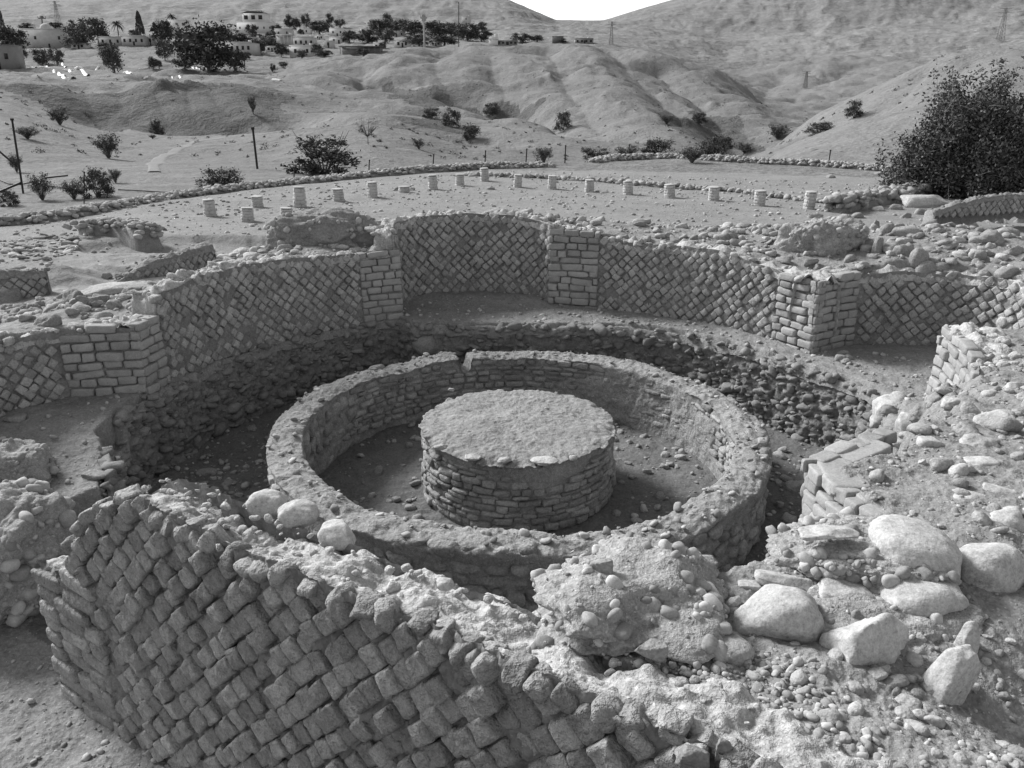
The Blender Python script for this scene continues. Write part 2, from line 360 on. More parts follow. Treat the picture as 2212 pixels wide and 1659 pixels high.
add_layer(ly([(-500, 100), (0, 108), (450, 104), (600, 108), (700, 106), (800, 104), (900, 100), (1106, 100), (1280, 100), (1400, 118), (1500, 142), (1580, 166), (1640, 142), (1700, 130), (1800, 118), (1900, 122), (2000, 130), (2212, 122), (2800, 90)]), 450)
add_layer(ly([(-500, 82), (0, 90), (450, 84), (600, 84), (800, 86), (1000, 88), (1100, 92), (1225, 86), (1330, 92), (1400, 106), (1500, 138), (1600, 162), (1800, 140), (2000, 122), (2212, 105), (2800, 80)]), 650)
add_layer(ly([(-500, 20), (0, 62), (150, 52), (300, 58), (500, 48), (700, 56), (900, 60), (1000, 55), (1100, 50), (1160, 54), (1225, 72), (1300, 66), (1400, 62), (1600, 76), (1800, 55), (2000, 50), (2212, 30), (2800, 0)]), 1000)
add_layer(ly([(-500, -60), (0, -12), (400, -22), (700, -18), (1000, -22), (1060, -12), (1105, 0), (1148, 25), (1176, 28), (1198, 41), (1215, 55), (1225, 64), (1240, 66), (1281, 58), (1306, 40), (1371, 17), (1441, 8), (1456, 0), (1600, -40), (1800, -75), (2800, -140)]), 1500)
add_layer(ly([(-500, -90), (0, -60), (1000, -60), (1105, 40), (1200, 60), (1228, 57), (1260, 56), (1300, 60), (1441, 40), (1500, -20), (1800, -90), (2800, -160)]), 2300)
LA = np.array(L)                                 # K x n x 3
LAZ = np.arctan2(LA[..., 0], LA[..., 1]); LR = np.hypot(LA[..., 0], LA[..., 1]); LZ = LA[..., 2]
AZG = np.linspace(radians(-46), radians(46), 380); LRG = np.linspace(math.log(12), math.log(2700), 620)
kz = np.stack([np.interp(AZG, LAZ[k], LZ[k]) for k in range(len(L))]); kr = np.stack([np.interp(AZG, LAZ[k], LR[k]) for k in range(len(L))])
gk = np.exp(-np.arange(-9, 10) ** 2 / (2 * 3.2 ** 2)); gk /= gk.sum()
def gsm(a): return np.convolve(np.pad(a, 9, 'edge'), gk, 'valid')
for k in range(2, len(L) - 2): kz[k] = gsm(kz[k]); kr[k] = gsm(kr[k])
TZ = np.empty((len(AZG), len(LRG)))
for i in range(len(AZG)):
    # slope view: interpolate the elevation angle so that skylines stay where they were measured
    TZ[i] = np.interp(LRG, np.log(kr[:, i]), kz[:, i])
ker = np.array([1, 2, 3, 4, 3, 2, 1.]); ker /= ker.sum()
for _ in range(1):
    P = np.pad(TZ, ((0, 0), (3, 3)), 'edge'); TZ = sum(ker[j] * P[:, j:j + TZ.shape[1]] for j in range(7))
CARVE = []      # (world polyline, depth, half width)
def far_z(x, y):
    return _far_z(x, y) - carve(x, y)
def carve(x, y):
    x = np.asarray(x, float); y = np.asarray(y, float); out = np.zeros(x.shape)
    for P, dep, wd in CARVE:
        d = np.full(x.shape, 1e9); wob = 1 + .35 * fbm2(x / (wd * 2.2), y / (wd * 2.2), 3, 7)
        for (ax, ay), (bx, by) in zip(P[:-1], P[1:]):
            ex, ey = bx - ax, by - ay; t = np.clip(((x - ax) * ex + (y - ay) * ey) / (ex * ex + ey * ey + 1e-9), 0, 1); d = np.minimum(d, np.hypot(x - ax - t * ex, y - ay - t * ey))
        out = out + dep * wob * np.clip(1 - d / (wd * wob), 0, 1) ** 1.3
    return out
def _far_z(x, y):
    az = np.arctan2(x, y); r = np.hypot(x, y); lr = np.log(np.maximum(r, 1e-3))
    fi = np.clip((az - AZG[0]) / (AZG[1] - AZG[0]), 0, len(AZG) - 1.001); fj = np.clip((lr - LRG[0]) / (LRG[1] - LRG[0]), 0, len(LRG) - 1.001)
    i, j = fi.astype(int), fj.astype(int); u, v = fi - i, fj - j
    z = (TZ[i, j] * (1 - u) + TZ[i + 1, j] * u) * (1 - v) + (TZ[i, j + 1] * (1 - u) + TZ[i + 1, j + 1] * u) * v
    a1 = sstep(38, 90, r); a2 = sstep(500, 1100, r)
    w1 = fbm2(x / 14, y / 14, 4, 3); w2 = fbm2(x / 90, y / 90, 4, 8)
    gul = np.abs(fbm2(x / 34 + w2, y / 34, 4, 21)); 
    z = z + a1 * (0.5 * w1 + 0.09 * fbm2(x / 3.1, y / 3.1, 3, 5)) - a1 * sstep(100, 260, r) * (1.6 * (1 - gul * 3).clip(0, 1) ** 2)
    skl = 1 - 0.85 * sstep(1250, 1480, r)
    rid = 1 - np.abs(fbm2(az * 22 + .35 * w2, lr * 4.2 + .4 * w2, 5, 31)) * 2.6
    str_ = fbm2(x / 300 + y / 900, z / 7.0, 4, 77)
    z = z + a2 * skl * (3.2 * (rid - .45) + 4.0 * str_ + 1.2 * fbm2(x / 30, y / 30, 5, 41))
    mg = 1 - np.abs(fbm2(x / 22 + .7 * w1, y / 22, 4, 91)) * 3
    z = z + sstep(95, 150, r) * (1 - a2) * (1.0 * (mg - .4) + .5 * fbm2(x / 6, y / 6, 4, 92))
    z = z + sstep(16, 24, r) * (1 - a1) * (0.05 * fbm2(x / 2.0, y / 2.0, 3, 9))
    return z
PITC = up(395, 528, .2)
RIDGES = [(up(150, 592, .4), up(430, 553, .4), .12, .6), (up(430, 553, .4), up(590, 520, .5), .12, .5), (up(60, 610, .4), up(230, 600, .4), .10, .5), (up(60, 500, .2), up(330, 507, .2), .12, .7)]
def site_z(x, y):
    r = np.hypot(x, y); rho = np.hypot(x - C0[0], y - C0[1])
    e = ext_z(x, y)
    big = fbm2(x * 1.1, y * 1.1, 4, 51); mid = fbm2(x * 5, y * 5, 4, 52); fin = fbm2(x * 22, y * 22, 3, 53)
    sdI = poly_sd(x, y, INNER) + 0.03 * mid; sdP = poly_sd(x, y, PIT) + 0.06 * mid
    led = 0.19 + 0.42 * sstep(7.7, 6.7, y) * sstep(2.6, 3.6, x) - 0.22 * sstep(7.6, 6.3, y) * sstep(-3, -3.6, x)
    led = led + 0.10 * sstep(11.6, 12.1, y)
    e = e + 0.05 * big + 0.03 * mid
    (ax, ay) = PITC; ee = np.hypot((x - ax) / 2.3 + .1 * big, (y - ay) / 1.1 + .3 * big); e = e - .34 * sstep(1.0, .8, ee)
    dn = (x - WALL0[0]) * WN[0] + (y - WALL0[1]) * WN[1]; un = (x - WALL0[0]) * WD[0] + (y - WALL0[1]) * WD[1]
    wg = sstep(1.1, .45, dn) * sstep(3.3, 3.8, un); e = e * (1 - wg) + (1.13 + .03 * mid) * wg
    for (p0, p1, hh, ww) in RIDGES:
        ex, ey = p1 - p0; t_ = np.clip(((x - p0[0]) * ex + (y - p0[1]) * ey) / (ex * ex + ey * ey), 0, 1); dd = np.hypot(x - p0[0] - t_ * ex, y - p0[1] - t_ * ey)
        e = e + hh * (1 + big) * sstep(ww, ww * .25, dd)
    led = led + 0.025 * big + 0.02 * mid
    wq = sstep(6.75, 6.3, y) * sstep(2.4, 2.9, x); wl = wq * (.25 + .5 * mid)
    z = led + (e - led) * np.where(wq > 0, sstep(0.10 - .62 * wq, 0.22 + .05 * wq, sdI + wl * .35), sstep(0.10, 0.22, sdI))
    edge = 0.09 + 0.06 * big
    fl = FLOOR + 0.03 * big + 0.02 * mid + 0.03 * sstep(-.35, -.1, sdP)
    z = z + (fl - z) * sstep(0.13, 0.03, sdP)
    z = z + 0.010 * fin + 0.006 * fbm2(x * 60, y * 60, 2, 54)
    k = sstep(17, 21, r)
    return z, k
def gz(x, y):
    x = np.asarray(x, float); y = np.asarray(y, float); zf = far_z(x, y); near = np.hypot(x, y) < 22
    if not near.any(): return zf
    zs, k = site_z(np.where(near, x, 0.), np.where(near, y, 3.))
    return np.where(near, zs * (1 - k) + zf * k, zf)
def hit(px, py, tmin=1.5, tmax=2600):
    d = ray(px, py); t = np.exp(np.linspace(math.log(tmin), math.log(tmax), 1800))
    g = gz(d[0] * t, d[1] * t); h = CAM_H + d[2] * t - g
    i = np.argmax(h < 0)
    if i == 0: i = len(t) - 1
    a = h[i - 1] / (h[i - 1] - h[i] + 1e-9); tt = t[i - 1] + (t[i] - t[i - 1]) * np.clip(a, 0, 1)
    return np.array([d[0] * tt, d[1] * tt, CAM_H + d[2] * tt])
def pxm(p):      # metres per reference pixel at a world point
    return (p[1] * _c - (p[2] - CAM_H) * _s) / FPX

for pts, dep, wd in (([(590, 172), (640, 172), (700, 178), (760, 182), (800, 184)], 2.6, 7), ([(790, 182), (780, 160), (785, 140)], 2.4, 8), ([(830, 186), (900, 196), (960, 206), (1020, 216), (1080, 226), (1140, 232)], 4.2, 9), ([(1110, 228), (1180, 240), (1240, 262), (1300, 285)], 2.5, 8),
                     ([(1180, 100), (1210, 150), (1240, 190), (1270, 225), (1300, 262)], 2.2, 10), ([(1320, 100), (1360, 135), (1420, 180), (1470, 225), (1500, 262)], 2.6, 9), ([(1420, 140), (1500, 190), (1560, 240), (1600, 280), (1640, 310)], 3.6, 9), ([(640, 262), (560, 258), (500, 262), (430, 272)], 1.5, 7),
                     ([(620, 250), (720, 262), (830, 262), (900, 268), (980, 290), (1060, 300)], 1.8, 7), ([(330, 182), (345, 215), (360, 250), (350, 280)], 1.0, 4), ([(180, 184), (190, 215), (205, 245), (220, 275)], 1.1, 4), ([(450, 190), (470, 215), (500, 240)], 1.0, 4), ([(250, 186), (262, 220), (280, 262)], .9, 3.5), ([(400, 186), (412, 225), (425, 262)], .8, 3.5),
                     ([(950, 110), (940, 140), (960, 170), (1000, 196)], 1.8, 9), ([(1060, 108), (1065, 150), (1090, 190), (1110, 220)], 1.6, 8), ([(2000, 150), (1960, 190), (1930, 215), (1900, 240)], 1.0, 4), ([(2100, 120), (2050, 170), (2000, 215)], .8, 4), ([(1700, 150), (1660, 180), (1640, 205)], 3, 14), ([(1850, 135), (1790, 165), (1740, 185)], 2.5, 14)):
    CARVE.append(([tuple(hit(*q)[:2]) for q in pts], dep, wd)); 
    if len(CARVE) > 1: pass
# ------------------------------------------------------------------ ground and hills
def polar_mesh(name, rs, na, mat, amax=50, label=None):
    az = np.radians(np.linspace(-amax, amax, na)); A, R = np.meshgrid(az, rs, indexing='ij')
    X = R * np.sin(A); Y = R * np.cos(A); Z = gz(X, Y)
    o = mk(name, np.stack([X, Y, Z], -1).reshape(-1, 3), gridF(na, len(rs))[:, ::-1], mat)
    if name == 'ground':
        o.data.materials.append(M['pit_shade']); F = gridF(na, len(rs)); cx_, cy_ = X.ravel()[F[:, 0]], Y.ravel()[F[:, 0]]; zz = Z.ravel()[F].min(1)
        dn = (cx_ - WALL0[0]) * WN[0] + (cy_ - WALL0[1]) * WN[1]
        o.data.polygons.foreach_set('material_index', ((zz < -.45) & (dn > .2) & (cx_ > -3.75)).astype(np.int32))  # faces of the sunken floor take the painted shade tone
    if name == 'hills':
        o.data.materials.append(M['shaded_scree']); F = gridF(na, len(rs)); fx, fy = X.ravel()[F[:, 0]], Y.ravel()[F[:, 0]]; nn = fbm2(fx / 9, fy / 9, 3, 70)
        msk = np.zeros(len(fx), bool)
        for pp in SHADED_SCREE: msk |= poly_sd(fx, fy, np.array([hit(*q)[:2] for q in pp])) + 3.5 * nn < 0
        o.data.materials.append(M['rock']); rr_ = np.hypot(fx, fy) * (1 + .05 * nn)
        o.data.polygons.foreach_set('material_index', np.where(rr_ > 640, 2, msk.astype(np.int32)).astype(np.int32))
    tag(o, kind='structure'); return o
SHADED_SCREE = [[(20, 192), (60, 184), (450, 184), (600, 190), (640, 225), (600, 268), (480, 285), (300, 290), (200, 275), (110, 235)], [(830, 192), (950, 204), (1080, 226), (1160, 232), (1150, 246), (1040, 246), (930, 232), (850, 215)], [(1440, 262), (1530, 240), (1620, 280), (1660, 322), (1560, 326), (1470, 300)], [(850, 255), (960, 262), (1040, 285), (960, 292), (880, 276)]]  # outlines of stony slopes whose shade is painted in as a darker tone
M['rock'] = earth_mat('layered_mountain_rock', 0.18, scales=((0.006, .14), (0.03, .2), (0.15, .25), (.6, .2)), stretch=(.35, .35, 1.6), bump=0.5, bdist=0.07, hmax=4.0)
M['shaded_scree'] = earth_mat('stony_shaded_slope', 0.105, scales=((0.05, .12), (0.3, .2), (1.5, .25), (4, .3)), peb=((.9, .9, .16), (2.4, .8, .2)), bump=0.9, bdist=0.05, hmax=1.2)  # stones and speckle, plus the bank's shade put into the dark base colour
r_near = np.concatenate([np.exp(np.linspace(math.log(.9), math.log(2.6), 60))[:-1], np.exp(np.linspace(math.log(2.6), math.log(13.5), 560))[:-1], np.exp(np.linspace(math.log(13.5), math.log(34), 150))])
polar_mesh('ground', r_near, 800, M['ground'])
polar_mesh('hills', np.exp(np.linspace(math.log(33.7), math.log(2650), 560)), 900, M['hill'], 45)

# ------------------------------------------------------------------ wall faces
class Face:
    def __init__(s, P, zb, batter=0.0, flip=False, n=240):
        P = np.array(P, float); d = np.r_[0, np.cumsum(np.hypot(*np.diff(P, axis=0).T))]; s.len = d[-1]
        s.S = np.linspace(0, s.len, n); s.P = np.stack([np.interp(s.S, d, P[:, 0]), np.interp(s.S, d, P[:, 1])], -1)
        T = np.gradient(s.P, axis=0); T /= np.linalg.norm(T, axis=1, keepdims=True); s.T = T
        s.N = np.stack([T[:, 1], -T[:, 0]], -1) * (-1 if flip else 1); s.zb = zb; s.b = batter
    def at(s, u, v, d=0.0):
        u = np.asarray(u, float); f = lambda a: np.interp(u, s.S, a)
        N = np.stack([f(s.N[:, 0]), f(s.N[:, 1])], -1); T = np.stack([f(s.T[:, 0]), f(s.T[:, 1])], -1)
        off = (d - s.b * v)
        x = f(s.P[:, 0]) + N[..., 0] * off; y = f(s.P[:, 1]) + N[..., 1] * off
        return np.stack([x, y, s.zb + v + 0 * x], -1), np.concatenate([T, 0 * T[..., :1]], -1), np.concatenate([N, 0 * N[..., :1]], -1)
def lin(pairs):
    p = np.array(pairs, float); return lambda u: np.interp(u, p[:, 0], p[:, 1])
def mortar(face, s0, s1, top, acc, v0=0.0, base=-0.028, amp=0.012, bury=None, res=0.02, seed=0, out=None):
    nu = max(8, int((s1 - s0) / res)); nv = max(6, int(1.0 / res * 0.9))
    u = np.linspace(s0, s1, nu); tt = np.linspace(0, 1, nv); U, Tn = np.meshgrid(u, tt, indexing='ij')
    Vv = v0 + (top(U) - v0) * Tn
    d = base + amp * fbm2(U * 14, Vv * 14, 3, seed) + amp * .7 * fbm2(U * 50, Vv * 50, 2, seed + 1)
    if bury: d = d + bury(U, Vv)
    P, _, _ = face.at(U, Vv, d); F = gridF(nu, nv)
    acc.add(P, F); return acc
def diamonds(face, s0, s1, top, acc, side=0.099, v0=0.0, seed=0, n=4, prot=0.004, keep=None, jit=1.0, depth=.05, fill=.95, k=(4.5, 11), tipk=.5, rough=.11):
    rg = np.random.default_rng(seed); d = side * math.sqrt(2); pts = []
    for j in range(-1, 60):
        v = v0 + j * d / 2
        if v > 3: break
        for i in range(-1, int((s1 - s0) / d) + 2):
            u = s0 + (i + (j % 2) * .5) * d
            if u < s0 + .02 or u > s1 - .02 or v < v0 - .02: continue
            if v + side * tipk > top(u): continue
            if keep is not None and not keep(u, v): continue
            pts.append((u, v))
    p = np.array(pts); N = len(p)
    p = p + rg.normal(0, .0035 * jit, p.shape)
    p[:, 0] += .022 * fbm2(p[:, 0] * 1.4, p[:, 1] * 1.4, 3, seed + 40); p[:, 1] += .020 * fbm2(p[:, 0] * 1.4, p[:, 1] * 1.4, 3, seed + 41)
    dep = rg.normal(0, .0075 * jit, N) + prot - depth
    dep = dep - .03 * (rg.random(N) < .07)
    C, T, Nn = face.at(p[:, 0], p[:, 1], dep)
    a = pi / 4 + rg.normal(0, .05 * jit, N); Z = np.array([0, 0, 1.])
    U = T * np.cos(a)[:, None] + Z * np.sin(a)[:, None]; Vv = -T * np.sin(a)[:, None] + Z * np.cos(a)[:, None]
    ti = rg.normal(0, .06 * jit, (N, 2)); Wd = Nn + U * ti[:, :1] + Vv * ti[:, 1:]; Wd /= np.linalg.norm(Wd, axis=1, keepdims=True)
    sz = np.stack([side / 2 * fill * rg.uniform(.84, 1.06, N), side / 2 * fill * rg.uniform(.84, 1.06, N), np.full(N, depth)], -1)
    zc = face.zb + np.array([float(top(a_)) for a_ in p[:, 0]]) + .022
    X, F = stones(C, U, Vv, Wd, sz, rg.uniform(k[0], k[1], N), n, rough=rough, seed=seed, fine=.05 if n > 4 else .02)
    if np.linalg.det(np.stack([U[0], Vv[0], Wd[0]])) < 0: F = F[:, ::-1]
    X = X.reshape(N, -1, 3); ov = np.maximum(X[..., 2] - zc[:, None], 0); X[..., 2] -= ov * .85; X = X.reshape(-1, 3)
    acc.add(X, F); return acc
def courses(face, s0, s1, top, acc, h=.09, length=(.16, .30), v0=0.0, seed=0, n=4, prot=.02, k=(7, 12), gap=.006, hj=.0, jit=1.0, rough=.05, depth=.06, cut=0, keep=None, tone=None):
    rg = np.random.default_rng(seed); cs = []; v = v0
    vmax = max(top(s0 + (s1 - s0) * q) for q in np.linspace(0, 1, 7))
    while v < vmax - h * .4:
        hh = h * (1 + rg.uniform(-hj, hj)); u = s0 + (rg.uniform(-.12, 0) if hj else rg.choice([0, -.1]))
        while u < s1 - .02:
            l = rg.uniform(*length); a, b = max(u, s0), min(u + l, s1)
            if s1 - b < .07: b = s1
            u = b if b == s1 else u + l
            if b - a < .03: continue
            m = (a + b) / 2
            if v + hh * .55 > top(m): continue
            if keep is not None and not keep(m, v + hh / 2): continue
            cs.append((m, v + hh / 2, (b - a) / 2 - gap, hh / 2 - gap))
        v += hh
    c = np.array(cs); N = len(c)
    C, T, Nn = face.at(c[:, 0], c[:, 1] + rg.normal(0, .003 * jit, N), rg.normal(0, .006 * jit, N) + prot - depth)
    a = rg.normal(0, .025 * jit, N); Z = np.array([0, 0, 1.])
    U = T * np.cos(a)[:, None] + Z * np.sin(a)[:, None]; Vv = -T * np.sin(a)[:, None] + Z * np.cos(a)[:, None]
    ti = rg.normal(0, .03 * jit, (N, 2)); Wd = Nn + U * ti[:, :1] + Vv * ti[:, 1:]; Wd /= np.linalg.norm(Wd, axis=1, keepdims=True)
    X, F = stones(C, U, Vv, Wd, np.stack([c[:, 2], c[:, 3], np.full(N, depth)], -1), rg.uniform(k[0], k[1], N), n, rough=rough, seed=seed, cut=cut, fine=.015)
    if np.linalg.det(np.stack([U[0], Vv[0], Wd[0]])) < 0: F = F[:, ::-1]
    acc.add(X, F); return acc
def cap(face, s0, s1, top, width, acc, rough=.05, res=.03, seed=0, fall=.06, edge=.0, wj=.05, inset=.012, endc=True):
    nu = max(6, int((s1 - s0) / res)); nw = max(5, int(width / res)) + 3
    u = np.linspace(s0, s1, nu); w = np.linspace(0, 1, nw); U, Wg = np.meshgrid(u, w, indexing='ij')
    wid = width + wj * fbm2(U * 3, 0 * U, 3, seed + 9)
    D = inset - Wg * (wid + inset)
    if callable(fall): fl_ = fall(U) * Wg
    else: fl_ = fall * Wg ** 3
    v = top(U) + rough * (fbm2(U * 6, Wg * 3, 4, seed) * 1.3) * (0.35 + sstep(0, .3, Wg)) - .02 + edge * (1 - Wg) - fl_ + .012 * fbm2(U * 28, Wg * 14, 3, seed + 3)
    v = v - .10 * sstep(.06, 0, Wg) - .55 * sstep(.88, 1, Wg)
    if endc: v = v - .5 * sstep(.03, 0, np.minimum(U - s0, s1 - U))
    P, _, _ = face.at(U, v, 0.0); N2 = face.at(U, v, 1.0)[0] - P
    P = P + N2 * D[..., None]
    acc.add(P, gridF(nu, nw)); return acc
def lumps(face, s0, s1, top, width, N, size, acc, seed=0, n=4, sink=.35, cut=1.0, k=(2.5, 4), w0=.02):
    rg = np.random.default_rng(seed); u = rg.uniform(s0, s1, N); w = rg.uniform(w0, width, N); r = size[0] + (size[1] - size[0]) * rg.random(N) ** 2
    v = np.array([top(a) for a in u]) - r * sink
    C, _, _ = face.at(u, v, 0); N2 = face.at(u, v, 1.0)[0] - C; C = C - N2 * w[:, None]
    U, V_, Wd = rand_frames(N, rg, 1.6)
    X, F = stones(C, U, V_, Wd, np.stack([r * rg.uniform(.8, 1.4, N), r * rg.uniform(.7, 1.1, N), r * rg.uniform(.5, .8, N)], -1), rg.uniform(*k, N), n, rough=.2, cut=cut, seed=seed)
    acc.add(X, F); return acc

def hall_wall(label, path, zb, top, seed, segs, flip, batter=.03, capw=.4, bury=None, name='curved_stone_wall', side=.100, keep=None, lump=(90, (.015, .075)), group='walls of the round hall'):
    """segs: list of (s0, s1, 'd' diamonds | 'a' ashlar pier)"""
    f = Face(path, zb, batter, flip); t = thing(name, label, 'wall', (float(f.P[0][0]), float(f.P[0][1]), zb), None)
    Ln = f.len; a = Acc(); mortar(f, 0, Ln, top, a, bury=bury, seed=seed, res=.022)
    a.build('mortar_core', M['mortar'], t)
    ad = Acc(); nd = 0
    for (s0, s1, ty) in segs:
        s1 = Ln if s1 is None else s1
        if ty == 'd': diamonds(f, s0, s1, top, ad, side=side, seed=seed + 1 + nd, keep=keep, n=4, jit=1.8, rough=.14, fill=.93, prot=.008); nd += 1
    if nd: ad.build('diamond_stone_facing', M['tuff_far'], t)
    for (s0, s1, ty) in segs:
        s1 = Ln if s1 is None else s1
        if ty == 'a':
            aa = Acc(); courses(f, s0, s1, top, aa, seed=seed + 31 + int(s0 * 10), n=4, h=.098, length=(.13, .33), hj=.12, jit=1.8, rough=.09, k=(6, 12)); aa.build('cut_stone_pier', M['ashlar'], t)
    ac = Acc(); cap(f, -.01, Ln + .01, lambda u: top(u) + .01, capw, ac, rough=.08, seed=seed + 3, endc=('stub' in label or 'tall' in label), inset=-.012)
    if lump: lumps(f, 0, Ln, top, capw, lump[0], lump[1], ac, seed=seed + 4)
    ac.build('rubble_cap', M['cap'], t)
    return t, f
def nz(amp, sc, seed): return lambda u: amp * fbm2(np.asarray(u, float) * sc, np.zeros_like(np.asarray(u, float)) + .37, 3, seed)
def topf(pairs, amp=.03, sc=5, seed=0):
    l = lin(pairs); z = nz(amp, sc, seed); return lambda u: l(u) + z(u)

LAB = Face(ARC_AB, .15).len; LCD = Face(ARC_CD, .15).len
def bury_ab(U, V): return .020 * sstep(.35, .0, V - .02 + .25 * fbm2(U * 1.3, V * 2, 3, 5) - .1) + .012 * sstep(.1, .5, fbm2(U * 2.2, V * 3, 3, 8))
hall_wall('long curved wall of diamond-set stones on the left of the round hall', ARC_AB, .15, topf([(0, .76), (.42, .78), (.46, .98), (1.2, 1.04), (2.2, 1.04), (LAB - .5, .97), (LAB - .42, .99), (LAB, 1.0)], .03, 7, 1), 100,
          [(0, .42, 'a'), (.42, LAB - .6, 'd'), (LAB - .6, None, 'a')], False, bury=bury_ab)
hall_wall('tall niche wall of diamond-set stones at the back centre of the round hall', NICHE_BACK, .25, topf([(0, 1.1), (.5, 1.16), (1.4, 1.22), (2.4, 1.2), (2.9, 1.13), (9, 1.1)], .02, 4, 2), 140,
          [(0, None, 'd')], False, bury=lambda U, V: .022 * sstep(.35, .05, V + .2 * fbm2(U * 1.5, V * 2, 3, 6)), capw=.35)
hall_wall('long curved wall of diamond-set stones right of the central niche', ARC_CD, .12, topf([(0, 1.22), (.66, 1.2), (.76, 1.12), (1.4, 1.05), (2.4, 1.09), (3.2, .97), (LCD - .5, .94), (LCD, .95)], .03, 7, 3), 180,
          [(0, .74, 'a'), (.74, LCD - .66, 'd'), (LCD - .66, None, 'a')], False, bury=lambda U, V: .012 * sstep(.2, .6, fbm2(U * 2, V * 3, 3, 9)))
LNR = Face(NICHE_R, .15).len
hall_wall('niche wall of diamond-set stones with a cut-stone pier on the right side of the hall', NICHE_R, .15, topf([(0, .92), (.6, .92), (1.2, .95), (3.2, 1.0), (5, 1.05)], .02, 4, 4), 220,
          [(0, .75, 'a'), (.75, None, 'd')], False, bury=lambda U, V: .03 * sstep(.25, .0, V + .1 * fbm2(U * 2, V * 2, 2, 3)))
LNL = Face(NICHE_L, .1).len
hall_wall('dark niche wall with a cut-stone corner pier at the far left of the hall', NICHE_L, .08, topf([(0, .8), (LNL - .8, .82), (LNL, .82)], .02, 4, 5), 260,
          [(0, LNL - .78, 'd'), (LNL - .78, None, 'a')], False, bury=None)
LEF = Face(ARC_EF, .3).len
hall_wall('bright stub of wall facing left at the right edge of the hall', ARC_EF, .30, topf([(0, .78), (.45, .78), (LEF, .74)], .02, 6, 6), 300,
          [(0, None, 'a')], False, bury=lambda U, V: .012 * sstep(0, .5, fbm2(U * 4, V * 4, 2, 3)), keep=None)

# ---- near wall
NW = Face([wpt(0), wpt(5.4)], -.74, 0.0, False)
NTOP = topf([(0, 1.06), (.42, 1.08), (.47, 1.28), (.72, 1.60), (1.0, 1.80), (1.2, 1.90), (1.65, 1.91), (2.0, 1.87), (3.2, 1.91), (3.8, 1.92), (4.4, 1.92), (5.4, 1.90)], .03, 3.3, 12)
t = thing('leaning_stone_wall', 'thick foreground wall faced with diamond-set stones, broken off in steps at its left end', 'wall', (*[float(v) for v in wpt(0)], -.74))
a = Acc(); mortar(NW, 0, 5.4, NTOP, a, base=-.028, amp=.03, res=.014, seed=400, bury=lambda U, V: .03 * sstep(.15, .55, fbm2(U * 3, V * 3, 3, 8)))
# end and back faces of the core
be = Face([wpt(0, .42), wpt(0, 0)], -.74, 0, False); mortar(be, 0, .42, lambda u: 1.05 + 0 * np.asarray(u), a, base=-.02, amp=.03, seed=401)
be = Face([wpt(.27, .42), wpt(.27, 0)], -.74, 0, False); mortar(be, 0, .42, lambda u: 1.10 + 0 * np.asarray(u), a, v0=1.0, base=-.02, amp=.03, seed=402)
be = Face([wpt(5.4, .42), wpt(0, .42)], -.74, 0, False); mortar(be, 0, 5.4, lambda u: NTOP(5.4 - np.asarray(u)) - .06, a, base=-.03, amp=.03, seed=403, res=.03)
a.build('mortar_core', M['mortar'], t)
def qk(u, v): return not (u < .62 + .16 * ((int(v / .11)) % 2) and v < 1.12)
ad = Acc(); diamonds(NW, 0, 5.3, NTOP, ad, side=.122, v0=0, seed=411, n=9, prot=.016, keep=qk, jit=1.7, depth=.075, fill=.985, k=(5.5, 13), tipk=.64, rough=.085); 
rgq = np.random.default_rng(77); uu = []; u_ = .55
while u_ < 5.2: uu.append(u_); u_ += rgq.uniform(.09, .19)
uu = np.array(uu); C, T, Nn = NW.at(uu, np.array([float(NTOP(a_)) for a_ in uu]) - .052 + rgq.normal(0, .012, len(uu)), rgq.uniform(-.06, -.035, len(uu)))
an = rgq.choice([.2, .75, -.4, 0], len(uu)) + rgq.normal(0, .2, len(uu)); Z = np.array([0, 0, 1.]); U_ = T * np.cos(an)[:, None] + Z * np.sin(an)[:, None]; V_ = -T * np.sin(an)[:, None] + Z * np.cos(an)[:, None]
X, F = stones(C, U_, V_, Nn, np.stack([rgq.uniform(.048, .066, len(uu)), rgq.uniform(.042, .062, len(uu)), rgq.uniform(.06, .10, len(uu))], -1), rgq.uniform(3.2, 7, len(uu)), 9, .14, .85, 78, .05)
if np.linalg.det(np.stack([U_[0], V_[0], Nn[0]])) < 0: F = F[:, ::-1]
ad.add(X, F); ad.build('diamond_stone_facing', M['tuff'], t)
aq = Acc(); courses(NW, 0, .72, lambda u: np.minimum(NTOP(u), 1.14), aq, h=.115, length=(.2, .42), seed=421, n=9, prot=.02, jit=2.0, k=(5, 9), rough=.09); aq.build('cut_stone_end', M['tuff'], t)
ac = Acc(); cap(NW, -.01, 5.4, lambda u: NTOP(u) + .012, .48, ac, rough=.05, res=.011, seed=431, fall=lin([(0, .05), (.7, .05), (1.2, .2), (2, .22), (2.6, .1), (6, .08)]), wj=.07, inset=-.045)
lumps(NW, .5, 4.6, lambda u: NTOP(u) - .03, .36, 260, (.006, .03), ac, seed=433, n=4, sink=.3)
ac.build('crumbling_mortar_cap', M['cap'], t)

